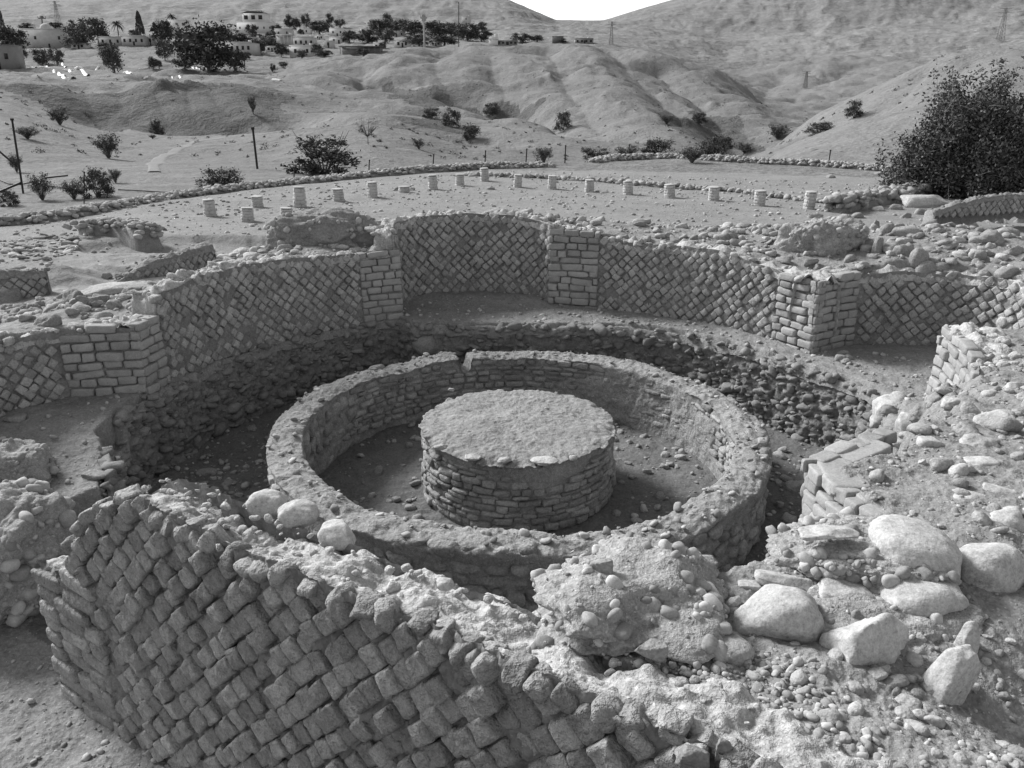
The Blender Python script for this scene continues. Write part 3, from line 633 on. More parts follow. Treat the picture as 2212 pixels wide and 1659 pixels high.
# ------------------------------------------------------------------ basin ring and drum
def lathe(prof, nphi, disp, phi0=0, phi1=360):
    """prof(phi array)-> list of (rho, z) arrays"""
    ph = np.radians(np.linspace(phi0, phi1, nphi, endpoint=False)); R, Z = prof(np.degrees(ph))
    X = C0[0] + R * np.cos(ph)[:, None]; Y = C0[1] + R * np.sin(ph)[:, None]
    P = np.stack([X, Y, Z], -1)
    nr = np.stack([np.cos(ph)[:, None] + 0 * R, np.sin(ph)[:, None] + 0 * R, 0 * R], -1)
    P = disp(P, nr); return P, gridF(nphi, P.shape[1], wrap=True)
NOTCH = 107.5
ring = thing('round_basin_wall', 'circular rubble-stone basin wall with a notch at the back and a pebbly top', 'wall', (C0[0], C0[1], FLOOR))
def ringprof(ph):
    cz = .05 * fbm2(ph / 13, 0 * ph, 5, 60) - .015
    cz = cz - .17 * np.exp(-((ph - NOTCH) / 1.9) ** 6)
    cz = cz - .05 * sstep(28, 8, np.abs(((ph + 62 + 180) % 360) - 180)) 
    zo = np.linspace(FLOOR - .05, -.02, 46); zi = zo[::-1]; w = np.linspace(0, 1, 26)
    r_o = R1 - .035; r_i = R2 + .035
    R = np.concatenate([np.full(46, r_o), r_o + .03 - (r_o - r_i + .06) * w, np.full(46, r_i)])
    Zt = np.concatenate([zo, np.full(26, 0.0), zi]); topm = np.concatenate([sstep(-.35, 0, zo), np.ones(26), sstep(-.35, 0, zi)])
    edge = np.concatenate([np.zeros(46), .03 * np.sin(w * pi), np.zeros(46)])
    return R[None] + 0 * ph[:, None], Zt[None] + cz[:, None] * topm[None] + edge[None]
def ringdisp(P, nr):
    sgn = np.concatenate([np.ones(46), np.linspace(1, -1, 26), -np.ones(46)])[None, :, None]
    ph = np.degrees(np.arctan2(P[..., 1] - C0[1], P[..., 0] - C0[0]))
    out = (P.shape[1] == 118); z = P[..., 2]
    plaster = np.zeros(z.shape)
    plaster[:, :46] = .045 * sstep(-.20, .02, z[:, :46] + .22 * fbm2(ph[:, :46] / 14, z[:, :46] * 2, 3, 66))
    pi_ = sstep(.15, .5, fbm2(ph[:, 72:] / 18, z[:, 72:] * 2.2, 3, 67) + .55 * np.exp(-((ph[:, 72:] - 35) / 30) ** 2) + .5 * sstep(-.5, -.68, z[:, 72:]))
    plaster[:, 72:] = .04 * pi_
    f = .016 * fbm3(P * 9, 3, 61) + .008 * fbm3(P * 34, 2, 62) + plaster
    top = np.zeros(z.shape); top[:, 46:72] = 1
    P = P + nr * (sgn[..., 0] * f * (1 - .6 * top))[..., None]
    P[..., 2] += top * (.03 * fbm3(P * 8, 3, 63) + .018 * fbm3(P * 26, 2, 64))
    return P
P, F = lathe(ringprof, 900, ringdisp); mk('concrete_core', P.reshape(-1, 3), F, M['ringtop'], ring)
def circ(r, n=361, a0=0, a1=360): return [pol(a, r) for a in np.linspace(a0, a1, n)]
NP_ = 360.0
fi = Face(circ(R2 + .0), FLOOR, 0, False, n=721); fi.N = -np.array([(p - C0) / np.hypot(*(p - C0)) for p in fi.P])
fo = Face(circ(R1), FLOOR, 0, False, n=721); fo.N = -fi.N
def cz_at(ph): return ringprof(np.array([ph, ph]))[1][0, 59] - .02
def ktop(face): return lambda u: -FLOOR + (np.array([cz_at(float(a)) for a in np.atleast_1d(np.asarray(u) / face.len * 360)])[0] if np.ndim(u) == 0 else 0) - .045
a = Acc(); kt = ktop(fi)
def left_big(u, v): return 150 < u / fi.len * 360 < 205
courses(fi, 0, fi.len, kt, a, h=.075, length=(.10, .26), seed=501, n=4, prot=.0, hj=.25, jit=1.6, k=(3, 6), rough=.16, gap=.007, keep=lambda u, v: not left_big(u, v) and v > .08)
courses(fi, fi.len * 150 / 360, fi.len * 205 / 360, kt, a, h=.14, length=(.10, .20), seed=502, n=4, prot=.0, hj=.35, jit=2.5, k=(2.8, 5), rough=.22, gap=.006, cut=.8)
a.build('inner_stone_courses', M['flag'], ring)
a = Acc(); courses(fo, 0, fo.len, lambda u: .60 + .14 * n2(np.asarray(u) * 1.2, 0 * np.asarray(u), 3), a, h=.14, length=(.12, .26), seed=503, n=4, prot=.0, hj=.35, jit=2.5, k=(2.8, 5), rough=.2, gap=.006, cut=.8)
a.build('outer_stone_courses', M['flag'], ring)
rg = np.random.default_rng(77); N = 420; ph = rg.uniform(0, 360, N); rr = rg.uniform(R2 + .02, R1 - .02, N); s_ = .006 + .03 * rg.random(N) ** 3
CC = np.array([[*pol(a_, r_), cz_at(a_) + .025] for a_, r_ in zip(ph, rr)]); U, V_, Wd = rand_frames(N, rg, 1.2)
X, F = stones(CC, U, V_, Wd, np.stack([s_ * 1.3, s_, s_ * .6], -1), 3.0, 3, rough=.2, cut=1, seed=78); a = Acc(); a.add(X, F); a.build('pebbles_in_top', M['gravel'], ring)

drum = thing('round_stone_drum', 'low round stone drum with a flat pebbly top in the middle of the basin', 'podium', (C0[0], C0[1], FLOOR))
def drumprof(ph):
    zo = np.linspace(FLOOR - .05, -.03, 50); w = np.linspace(0, 1, 60)
    lip = 0.028 * fbm2(ph / 5, 0 * ph, 5, 71)
    R = np.concatenate([R3 + .02 - .03 * sstep(FLOOR, -.1, zo) - .02, (R3 + .005) * (1 - w ** 1.0 * .999)])
    Z = np.concatenate([zo, .012 + .012 * w])
    return R[None] + lip[:, None] * np.concatenate([sstep(-.3, 0, zo), 1 - w])[None], Z[None] + 0 * ph[:, None]
def drumdisp(P, nr):
    z = P[..., 2]; ph = np.degrees(np.arctan2(P[..., 1] - C0[1], P[..., 0] - C0[0])); side = np.zeros(z.shape); side[:, :50] = 1
    chip = np.exp(-((ph + 96) / 16) ** 2)
    plaster = .026 * sstep(-.30, -.1, z + .16 * fbm2(ph / 10, z * 3, 3, 73) + .12 * np.exp(-((ph + 75) / 22) ** 2)) - .030
    P = P + nr * (side * (.014 * fbm3(P * 9, 3, 74) + .006 * fbm3(P * 34, 2, 75) + plaster))[..., None]
    P[..., 2] += (1 - side) * (.022 * fbm3(P * 4, 3, 76) + .016 * fbm3(P * 22, 3, 77)) - .03 * chip * sstep(.80, .99, np.hypot(P[..., 0] - C0[0], P[..., 1] - C0[1])) * (1 - side)
    rim = sstep(.88, .99, np.hypot(P[..., 0] - C0[0], P[..., 1] - C0[1])) * (1 - side); P[..., 2] -= rim * (.012 + .05 * np.clip(fbm2(ph / 5, 0 * ph, 4, 79), 0, 1))
    return P
P, F = lathe(drumprof, 540, drumdisp); mk('drum_core', P.reshape(-1, 3), F, M['ringtop'], drum)
fd = Face(circ(R3 + .01), FLOOR, .02, False, n=721); fd.N = np.array([(p - C0) / np.hypot(*(p - C0)) for p in fd.P])
a = Acc(); courses(fd, 0, fd.len, lambda u: .64 - .2 * np.exp(-((np.asarray(u) / fd.len * 360 - 285) / 22) ** 2) + 0 * np.asarray(u), a, h=.064, length=(.09, .24), seed=511, n=4, prot=-.012, hj=.3, jit=1.8, k=(4, 8), rough=.13, gap=.004)
a.build('side_stone_courses', M['flag'], drum)
# pale flat stones let into the drum top's front rim
a = Acc(); rg = np.random.default_rng(5)
CC = [];
for (px, py, w_) in ((1020, 984, 22), (1178, 991, 34), (952, 962, 16), (1090, 990, 18), (1240, 985, 12), (975, 838, 10), (1010, 930, 10), (1180, 880, 8), (1120, 950, 9)):
    q = up(px, py, .03); CC.append((q[0], q[1], .012, w_ * .0037 * 1.0))
CC = np.array(CC); N = len(CC); U, V_, Wd = rand_frames(N, rg, .2); U[:] = (1, 0, 0); V_[:] = (0, 1, 0)
X, F = stones(CC[:, :3], U, V_, Wd, np.stack([CC[:, 3], CC[:, 3] * .7, np.full(N, .02)], -1), 3, 6, rough=.25, cut=1, seed=6); a.add(X, F); a.build('rim_stones', M['cap'], drum)

# ------------------------------------------------------------------ footing of the hall (sides of the pit)
pf = smooth_path([(-3.42, 6.15), (-3.5, 6.6), (-3.72, 7.0), (-3.80, 7.5), (-3.80, 7.9), *arc(170, 3.78, 118, 3.78, 10), (-1.4, 10.72), (-.67, 10.66), (0, 10.66), (.92, 10.68), (1.54, 10.6), (2.15, 10.37), (2.76, 9.8), (3.22, 9.17), (3.55, 8.66), (3.77, 8.3), (3.82, 7.9), (3.56, 7.28), (3.14, 6.54), (2.72, 5.66), (2.3, 5.0)], 400, 10)
ff = Face(pf, FLOOR - .02, .10, False, n=500)
t = thing('rubble_footing', 'dark rough footing of packed river stones below the hall walls, round the sunken trench', 'footing', (*[float(v) for v in pf[0]], FLOOR))
_u = np.linspace(0, ff.len, 160); _q = ff.at(_u, 0 * _u, -.22)[0]; _g = np.clip(gz(_q[:, 0], _q[:, 1]) - FLOOR + .02, .05, .89)
_g = np.minimum(_g, np.minimum(np.r_[_g[1:], _g[-1]], np.r_[_g[0], _g[:-1]])); FT = lambda u: np.interp(np.asarray(u, float), _u, _g)
a = Acc(); mortar(ff, 0, ff.len, lambda u: FT(u) - .03 + .04 * fbm2(np.asarray(u) * 3, 0 * np.asarray(u), 3, 4), a, base=-.015, amp=.05, res=.025, seed=520); a.build('earth_core', M['mortar'], t)
a = Acc(); cap(ff, .45, ff.len - .2, lambda u: FT(u) + .01 + .03 * fbm2(np.asarray(u) * 3, 0 * np.asarray(u), 3, 4), .24, a, rough=.03, seed=522); a.build('ledge_rim', M['ground'], t)
rg = np.random.default_rng(33); N = 2600; u = rg.uniform(0, ff.len, N); v = rg.uniform(0, 1, N) * (FT(u) + .01); r = .026 + .062 * rg.random(N) ** 2.4
C, T, Nn = ff.at(u, v, rg.uniform(-.055, -.002, N)); U, V_, Wd = rand_frames(N, rg, 1.0)
X, F = stones(C, U, V_, Wd, np.stack([r * rg.uniform(.9, 1.5, N), r * rg.uniform(.7, 1.1, N), r * rg.uniform(.4, .8, N)], -1), rg.uniform(2.1, 3.6, N), 4, rough=.24, cut=.95, seed=521)
a = Acc(); a.add(X, F)
X, F = stones(C[:300] + [0, 0, 0], U[:300], V_[:300], Wd[:300], .01, 3, 2, seed=3); a.build('packed_stones', M['pit'], t)

# ------------------------------------------------------------------ the thick rubble bank in the foreground right
def rock_mesh(seed, n=14, k=2.6, cut=0, rough=.14, fine=.05, ncut=9):
    X, F = stones(np.zeros((1, 3)), np.array([[1., 0, 0]]), np.array([[0, 1., 0]]), np.array([[0, 0, 1.]]), np.ones((1, 3)), k, n, rough, cut, seed, fine, ncut); return X, F
ROCK = {}
def rock(name, label, cat, loc, size, rot=(0, 0, 0), kind='round', var=0, mat='boulder', group=None, res=14):
    key = (kind, var, mat, res)
    if key not in ROCK:
        if kind == 'round': X, F = rock_mesh(900 + var, res, 2.5, .62, .15, .05, 8)
        elif kind == 'angular': X, F = rock_mesh(930 + var, res, 3.4, 1.15, .10, .05, 12)
        elif kind == 'slab': X, F = rock_mesh(960 + var, res, 4.5, 1.0, .08, .04, 7)
        else: X, F = rock_mesh(990 + var, res, 2.8, .9, .22, .16, 9)
        o = mk(name, X, F, M[mat]); ROCK[key] = o.data
    else:
        o = bpy.data.objects.new(name, ROCK[key]); COL.objects.link(o)
    o.location = loc; o.scale = size; o.rotation_euler = rot
    return tag(o, label, cat, group)
def prock(px, py, wpx, hpx, label, kind='round', var=0, mat='boulder', z=None, rotz=0, tilt=0, name='boulder', cat='boulder', depth=None, group=None, res=14, sink=0.25, flat=1.0, roll=0):
    """rock whose picture centre and half sizes are measured in the photograph; it sits in the surface found there"""
    p = hit(px, py) if z is None else np.append(up(px, py, z), z)
    m = pxm(p); rx = wpx * m; H = hpx * m; e = math.atan2(CAM_H - p[2], p[1])
    ry = depth if depth else rx * .75
    ry = min(ry, .8 * H / sin(e)) if e > .1 else ry
    rzz = math.sqrt(max(H * H - (ry * sin(e)) ** 2, (.3 * H) ** 2)) / cos(e)
    return rock(name, label, cat, (p[0], p[1], p[2] - rzz * sink), (rx, ry, rzz), (radians(tilt), radians(roll), radians(rotz)), kind, var, mat, group, res)

def mass(name, label, px, py, wpx, hpx, seed, z, npeb=150, peb=(.008, .03), k=3.0, cut=1.0, depth=None, mat='ringtop', cat='rubble', rotz=0):
    """a lump of mortared rubble: one rough body with small stones standing out of it"""
    p = np.append(up(px, py, z), z); m = pxm(p); rx = wpx * m; H = hpx * m; e = math.atan2(CAM_H - p[2], p[1])
    ry = depth or rx * .8; ry = min(ry, .85 * H / sin(e)); rz = math.sqrt(max(H * H - (ry * sin(e)) ** 2, (.4 * H) ** 2)) / cos(e)
    T, F = TPL[24]; T, F = cube_tpl(44)
    kk = k; s_ = (np.abs(T) ** kk).sum(-1) ** (-1 / kk); P = T * s_[:, None]
    rg = np.random.default_rng(seed); nr = rg.normal(size=(9, 3)); nr /= np.linalg.norm(nr, axis=1, keepdims=True); d = rg.uniform(.66, 1.1, 9)
    if cut: dot = P @ nr.T; P = P * np.minimum(1, np.where(dot > 1e-4, d / np.maximum(dot, 1e-4), 9).min(-1))[:, None]
    P = P * (1 + .40 * fbm3(P * 1.5 + seed, 2, seed) + .16 * fbm3(P * 4 + seed, 3, seed + 1) + .06 * fbm3(P * 13 + seed, 4, seed + 2))[:, None]
    cz, sz = cos(radians(rotz)), sin(radians(rotz)); P = P * [rx, ry, rz]; P = np.stack([P[:, 0] * cz - P[:, 1] * sz, P[:, 0] * sz + P[:, 1] * cz, P[:, 2]], -1) + p
    root = thing(name, label, cat, (p[0], p[1], p[2] - rz))
    mk('mortar_lump', P, F, M[mat], root)
    if npeb:
        idx = rg.choice(len(P), npeb, False); C = P[idx]; r = peb[0] + (peb[1] - peb[0]) * rg.random(npeb) ** 2.5
        U, V_, Wd = rand_frames(npeb, rg, 4)
        X, F2 = stones(C, U, V_, Wd, np.stack([r * 1.3, r, r * .8], -1), rg.uniform(2.1, 3.5, npeb), 4, .15, .5, seed)
        a = Acc(); a.add(X, F2); a.build('embedded_stones', M['gravel'], root)
    return root
mass('rubble_mass', 'rough mortared rubble lump in the middle foreground with an oval stone in its face', 1385, 1300, 205, 118, 41, 1.17, 300, (.005, .034), depth=.40, mat='conglom')
mass('rubble_mass', 'pebble-studded lump of old mortar under the bright boulder on the right bank', 1850, 1205, 175, 85, 45, 1.15, 320, (.006, .034), depth=.34, mat='conglom')
prock(1323, 1369, 44, 56, 'dark oval stone set upright in the front of the middle rubble lump', 'round', 1, 'cobble', z=1.10, sink=0, depth=.06)
prock(1296, 1229, 26, 36, 'small upright pale stone on top of the middle rubble lump', 'angular', 2, 'cobble', z=1.33, sink=.1)
prock(1406, 1404, 34, 24, 'half-buried grey stone below the middle rubble lump, right of the dark oval stone', 'angular', 2, 'flag', z=1.2, sink=0)
mass('rubble_mass', 'broad bed of pebbly mortar holding the big boulders on the right foreground bank', 1850, 1375, 250, 105, 47, .98, 420, (.005, .03), depth=.5, mat='conglom', cut=0, k=2.4)
prock(1678, 1346, 92, 66, 'big smooth pale egg-shaped boulder, leftmost of the large ones on the right foreground bank', 'round', 2, sink=-.12, roll=-8)
prock(1826, 1286, 58, 32, 'flattish bright stone with a pebble on it, between the two biggest smooth boulders', 'angular', 3, sink=0, roll=10)
prock(1991, 1306, 84, 58, 'big smooth grey boulder with a flat left face under the pebble-studded lump', 'round', 4, sink=-.12)
prock(1871, 1404, 84, 72, 'big rough pale angular boulder in the middle of the right foreground bank', 'angular', 1, sink=-.2, roll=15)
prock(2046, 1490, 50, 76, 'long pale boulder leaning down to the right, lowest of the big ones', 'round', 5, sink=-.12, roll=24, rotz=20)
prock(2138, 1244, 76, 62, 'big grey rounded boulder at the right edge of the picture behind the smooth grey one', 'round', 6, sink=-.12)
prock(2088, 1402, 24, 58, 'steep buried boulder edge right of the big smooth grey boulder', 'round', 0, sink=0)
prock(1972, 1182, 92, 64, 'very bright smooth boulder crowning the pebble-studded lump', 'round', 7, z=1.22, sink=0, roll=14, depth=.2)
prock(1790, 1150, 62, 17, 'flat bright plate of stone on top of the pebble-studded lump', 'slab', 0, z=1.30, sink=0)
prock(1696, 1254, 66, 17, 'long flat slab above the leftmost big smooth boulder', 'slab', 1, sink=0, roll=12)
prock(1618, 1262, 24, 12, 'small bright flat stone left of the long slab', 'slab', 2, sink=0)
prock(575, 1086, 40, 27, 'pale boulder leftmost of three in a row behind the foreground wall', 'round', 8, z=1.12, sink=.1)
prock(645, 1110, 41, 29, 'pale boulder in the middle of three in a row behind the foreground wall', 'round', 9, z=1.12, sink=.1)
prock(733, 1152, 42, 32, 'pale boulder rightmost of three in a row behind the foreground wall', 'angular', 5, z=1.12, sink=.1)
prock(962, 1262, 20, 14, 'small round white stone on the back edge of the foreground wall', 'round', 3, z=1.2, sink=0)
prock(1492, 1638, 40, 34, 'rounded block lying loose at the bottom edge, right of the last facing stones', 'angular', 6, 'flag', z=1.16, sink=0)
prock(1560, 1625, 22, 30, 'small upright stone at the bottom edge among the gravel', 'angular', 7, 'flag', z=1.16, sink=0)

# F pier: cut-stone corner on the near right of the pit
PF = smooth_path([(2.95, 5.95), (2.36, 5.02), (1.84, 4.52)], 40, 0); 
pier = thing('stone_pier', 'bright corner pier of cut blocks standing at the near right edge of the trench', 'pier', (1.84, 4.52, FLOOR))
f1 = Face([(1.83, 4.53), (1.86, 4.2), (1.98, 3.72)], FLOOR, 0, False); T1 = lambda u: 1.80 + 0 * np.asarray(u)
f2 = Face([(2.5, 5.0), (1.83, 4.53)], FLOOR, 0, False)
a = Acc(); mortar(f1, 0, f1.len, T1, a, base=-.04, seed=531); mortar(f2, 0, f2.len, T1, a, base=-.04, seed=532); a.build('mortar_core', M['mortar'], pier)
a = Acc(); courses(f1, 0, f1.len, T1, a, h=.10, length=(.11, .26), hj=.1, rough=.1, seed=533, n=6, prot=.03, jit=2.2); courses(f2, 0, f2.len, T1, a, h=.10, length=(.11, .26), hj=.1, rough=.1, seed=534, n=6, prot=.03, jit=1.5)
a.build('cut_stone_courses', M['ashlar'], pier)
CC = []
for (x, y, w, l, r) in ((2.20, 4.67, .10, .22, 36), (1.96, 4.34, .11, .20, 86), (2.05, 3.98, .10, .13, 104)): CC.append((x, y, 1.05, w, l, r))
CC = np.array(CC); an = np.radians(CC[:, 5]); Z = np.zeros(len(CC))
X, F = stones(CC[:, :3], np.stack([np.cos(an), np.sin(an), Z], -1), np.stack([-np.sin(an), np.cos(an), Z], -1), np.tile([0, 0, 1.], (len(CC), 1)), np.stack([CC[:, 4], CC[:, 3], Z + .035], -1), 9, 9, .05, 0, 535, .02)
a = Acc(); a.add(X, F); a.build('top_slabs', M['ashlar'], pier)

# ------------------------------------------------------------------ scattered loose stones
def inpoly(x, y, P): return poly_sd(x, y, np.array(P)) < 0
def scatter(name, label, cat, N, poly, size, seed, mat='gravel', n=3, kind='stuff', pw=3.0, cut=.8, sink=.3, flat=(.5, .8), keep=None):
    rg = np.random.default_rng(seed); P = np.array(poly, float); lo, hi = P.min(0), P.max(0); xs = []
    while len(xs) < N:
        q = rg.uniform(lo, hi, (N * 2, 2)); q = q[inpoly(q[:, 0], q[:, 1], P)]
        if keep is not None: q = q[keep(q[:, 0], q[:, 1], rg)]
        xs.extend(q.tolist())
    q = np.array(xs[:N]); r = size[0] + (size[1] - size[0]) * rg.random(N) ** pw
    z = gz(q[:, 0], q[:, 1]); U, V_, Wd = rand_frames(N, rg, 1.3)
    X, F = stones(np.stack([q[:, 0], q[:, 1], z + r * (.5 - sink)], -1), U, V_, Wd, np.stack([r * rg.uniform(.9, 1.5, N), r * rg.uniform(.7, 1.1, N), r * rg.uniform(*flat, N)], -1), rg.uniform(2.1, 4, N), n, .2, cut, seed)
    o = mk(name, X, F, M[mat]); return tag(o, label, cat, None, kind)
clump = lambda sc, th, sd: (lambda x, y, rg: fbm2(x * sc, y * sc, 3, sd) + rg.uniform(-.25, .25, x.shape) > th)
BANK = [(.2, 2.5), (.9, 3.0), (1.6, 3.5), (1.95, 3.95), (1.9, 4.5), (2.5, 5.0), (3.2, 6.2), (4.0, 7.0), (5.5, 7.2), (5.5, 3.0), (4, 1.5), (1.3, 1.2)]
scatter('gravel', 'fine gravel spread over the right-hand rubble bank', 'gravel', 3600, BANK, (.004, .018), 601, n=2, pw=2.5, keep=clump(1.6, -.05, 1))
scatter('gravel', 'pale small gravel washed together beside the last facing stones at the bottom', 'gravel', 1500, [(.25, 2.45), (.9, 2.75), (1.5, 2.4), (1.9, 1.7), (1.2, 1.5), (.55, 2.1)], (.005, .020), 602, n=3, pw=2, keep=clump(2.2, .0, 4))
scatter('rubble', 'broken stones lying over the right-hand rubble bank', 'rubble', 260, BANK, (.02, .07), 603, 'cobble', 4, pw=2.5)
scatter('rubble', 'small stones bedded in the steep lower part of the right bank', 'rubble', 380, [(.9, 2.6), (1.6, 3.2), (2.6, 3.6), (3.4, 3.2), (3.2, 2.0), (1.4, 1.5)], (.006, .04), 611, 'cobble', 4, pw=2.5, sink=.5)
scatter('rubble', 'broken stones tumbled down the slope at the right edge of the hall', 'rubble', 150, [(2.6, 5.2), (3.2, 6.2), (3.7, 6.5), (4.4, 6.3), (4.8, 5.2), (3.4, 4.6)], (.015, .09), 612, 'cobble', 6, pw=3, cut=1.2, sink=.35)
scatter('rubble', 'broken stones on the floor of the trench round the basin', 'rubble', 900, [(-3.6, 6.2), (-3.7, 8), (-2.5, 10.4), (0, 10.7), (2.4, 10), (3.7, 8), (2.9, 6.2), (2.0, 4.9), (1.6, 4), (-2, 4.4)], (.01, .07), 604, 'cobble', 4, pw=3.2, keep=lambda x, y, rg: np.hypot(x - C0[0], y - C0[1]) > R1 + .05)
scatter('rubble', 'small broken stones inside the basin round the drum', 'rubble', 620, [tuple(p) for p in circ(R2 - .06, 60)], (.008, .055), 605, 'cobble', 4, pw=2.6, keep=lambda x, y, rg: (np.hypot(x - C0[0], y - C0[1]) > R3 + .05) & (fbm2(x * 1.3, y * 1.3, 2, 12) + rg.uniform(-.3, .3, x.shape) > 0))
scatter('gravel', 'gravel on the ledges and niche floors of the hall', 'gravel', 2200, [(-5, 7), (-4.2, 7.9), (-2.6, 10.6), (-1.5, 12), (.4, 12), (2.8, 10.6), (4, 9.5), (5.5, 9.3), (5.4, 8), (3.8, 7.2), (3.2, 6), (2.2, 5), (0, 4), (-3.3, 5.2), (-4.8, 6.2)], (.006, .035), 606, n=2, pw=3, keep=lambda x, y, rg: np.hypot(x - C0[0], y - C0[1]) > R1 + .02)
scatter('gravel', 'gravel on the sandy floor at the lower left', 'gravel', 1500, [(-6, 4.8), (-3.6, 5.2), (-1.2, 3.3), (-1.2, 2.2), (-6, 2.2)], (.004, .025), 607, n=2, pw=3)
scatter('rubble', 'broken stones behind the walls of the hall', 'rubble', 2600, [tuple(pol(a, 4.25)) for a in range(172, 10, -6)] + [tuple(pol(a, 7.4)) for a in range(10, 172, 6)], (.015, .10), 608, 'cobble', 4, pw=2.6, cut=1.2, keep=lambda x, y, rg: poly_sd(x, y, INNER) > .2)
scatter('gravel', 'small stones on the open court behind the hall', 'gravel', 4500, [(-10, 14.3), (-13, 24), (0, 34), (14, 28), (11, 14)], (.012, .06), 609, n=2, pw=3.5)

# individual boulders that show one by one
def rowrocks(lst, base, mat='cobble', z=None, kinds=('round',), grp=None, cat='stone', name='cobble', sink=-.15):
    for i, (px, py, w, h, lab) in enumerate(lst):
        w, h = w * 1.14, h * 1.14
        prock(px, py, w, h, lab or base, kinds[i % len(kinds)], (i * 3 + len(lst)) % 10 if kinds[i % len(kinds)] == 'round' else i % 8, mat, z, rotz=(i * 47) % 60 - 30, name=name, cat=cat, group=grp if lab is None else None, res=9, sink=sink, roll=(i * 29) % 24 - 12)
rg = np.random.default_rng(91)
bank = []
for (px, py, w, h) in ((1860, 518, 14, 14), (1890, 490, 11, 11), (1918, 505, 16, 17), (1895, 545, 11, 24), (1960, 505, 24, 12), (1930, 540, 20, 14), (1985, 560, 18, 18), (1955, 548, 19, 17), (2000, 590, 19, 22), (2028, 600, 17, 14), (2045, 618, 20, 17),
                       (2020, 497, 16, 10), (2035, 578, 16, 9), (2058, 590, 19, 10), (2112, 557, 16, 13), (2135, 520, 27, 14), (2175, 505, 22, 10), (2190, 545, 18, 12), (2095, 600, 16, 14), (2125, 605, 18, 16), (2150, 620, 20, 15), (2070, 655, 16, 11), (2020, 682, 19, 17),
                       (1995, 655, 12, 9), (1835, 562, 12, 9), (1955, 470, 14, 8), (1990, 462, 13, 9), (2030, 475, 14, 10), (2065, 478, 15, 11), (2098, 490, 14, 13), (2150, 480, 16, 10), (1700, 560, 12, 6), (1655, 545, 10, 6), (1440, 510, 10, 6), (1500, 515, 9, 6),
                       (1540, 500, 12, 7), (1585, 505, 11, 6), (1612, 490, 10, 7), (1560, 528, 11, 7), (1350, 515, 8, 6), (1620, 535, 12, 8), (1760, 470, 16, 8), (1800, 480, 14, 9), (1828, 500, 14, 9), (1850, 470, 13, 8), (1900, 455, 14, 9), (1935, 452, 12, 8), (2190, 620, 18, 14), (2175, 590, 20, 12), (2205, 480, 16, 12)):
    bank.append((px, py, w, h, None))
bank[15] = (2135, 520, 30, 15, 'largest pale rounded boulder at the top of the stony bank on the far right')
bank[22] = (2020, 682, 19, 17, 'dark pitted boulder lying just above the right-hand niche wall')
bank[4] = (1960, 505, 26, 13, 'flat-topped pale boulder bridging a dark hole in the stony bank')
rowrocks([(a_, b_, c_ * .98, d_ * 1.12, e_) for a_, b_, c_, d_, e_ in bank], 'rounded pale river cobble packed in the stony bank behind the right half of the hall', z=None, kinds=('round', 'angular', 'round', 'lump'), sink=0, grp='cobbles packed in the bank behind the hall')
rowrocks([(520, 547, 16, 9, 'pale round boulder on top of the pile above the left curved wall'), (508, 556, 13, 9, 'grey round stone left in the pile above the left curved wall'), (545, 560, 17, 12, 'round grey boulder at the front of the pile above the left curved wall'),
          (553, 546, 11, 10, 'upright stone at the right of the pile above the left curved wall'), (485, 560, 14, 8, 'flat grey stone at the left end of the pile above the left curved wall'), (472, 576, 20, 7, 'long pale stone lying on the edge of the left curved wall'), (442, 583, 10, 7, 'small pale stone left of the long one on the edge of the left curved wall')], '', 'boulder', None)
rowrocks([(160, 655, 22, 22, 'dark jagged lump of rock on the left wall top'), (172, 665, 20, 20, 'dark angular stone beside the jagged lump on the left wall top'), (215, 655, 20, 18, 'pale smooth stone in the middle of the left wall top'), (246, 663, 15, 12, 'pale oval stone at the right end of the left wall top'), (205, 640, 24, 12, 'long pale stone behind the smooth one on the left wall top'),
          (105, 702, 22, 16, 'grey angular block at the front edge of the left wall top'), (35, 680, 17, 12, 'rounded grey stone far left on the left wall top'), (62, 690, 16, 10, 'flat grey stone in the middle left of the left wall top'), (18, 668, 12, 9, 'small rounded stone at the picture edge on the left wall top'), (75, 668, 16, 11, 'small rough stone behind the flat one on the left wall top'), (10, 650, 34, 22, 'low rubble lump at the left picture edge behind the left wall top')], '', 'flag', None, ('lump', 'angular', 'angular', 'round', 'angular'))
rowrocks([(986, 630, 8, 6, 'single pale pebble on the floor of the central niche'), (925, 748, 27, 19, 'big dark rounded boulder in the footing below the central niche'), (33, 905, 21, 11, 'pale flat-bottomed stone lying at the far left of the left niche floor'), (1822, 768, 12, 9, 'stone at the back of the heap of four on the right niche floor'), (1816, 778, 11, 9, 'stone at the front of the heap of four on the right niche floor'),
          (1833, 775, 10, 8, 'stone at the right of the heap of four on the right niche floor'), (1828, 784, 9, 7, 'lowest stone of the heap of four on the right niche floor'), (447, 1022, 18, 9, 'pale oval stone alone on the left trench floor'), (543, 926, 10, 6, 'small brown block alone in the far left trench'), (1655, 805, 11, 8, 'pale round stone standing out of the right footing'),
          (1650, 1000, 10, 6, 'small pale block on the right trench floor'), (1720, 1055, 22, 12, 'dark angular stone on the right trench floor'), (1342, 1044, 6, 5, 'small black stone beside the drum')], '', 'cobble', None, ('round', 'round', 'angular'))
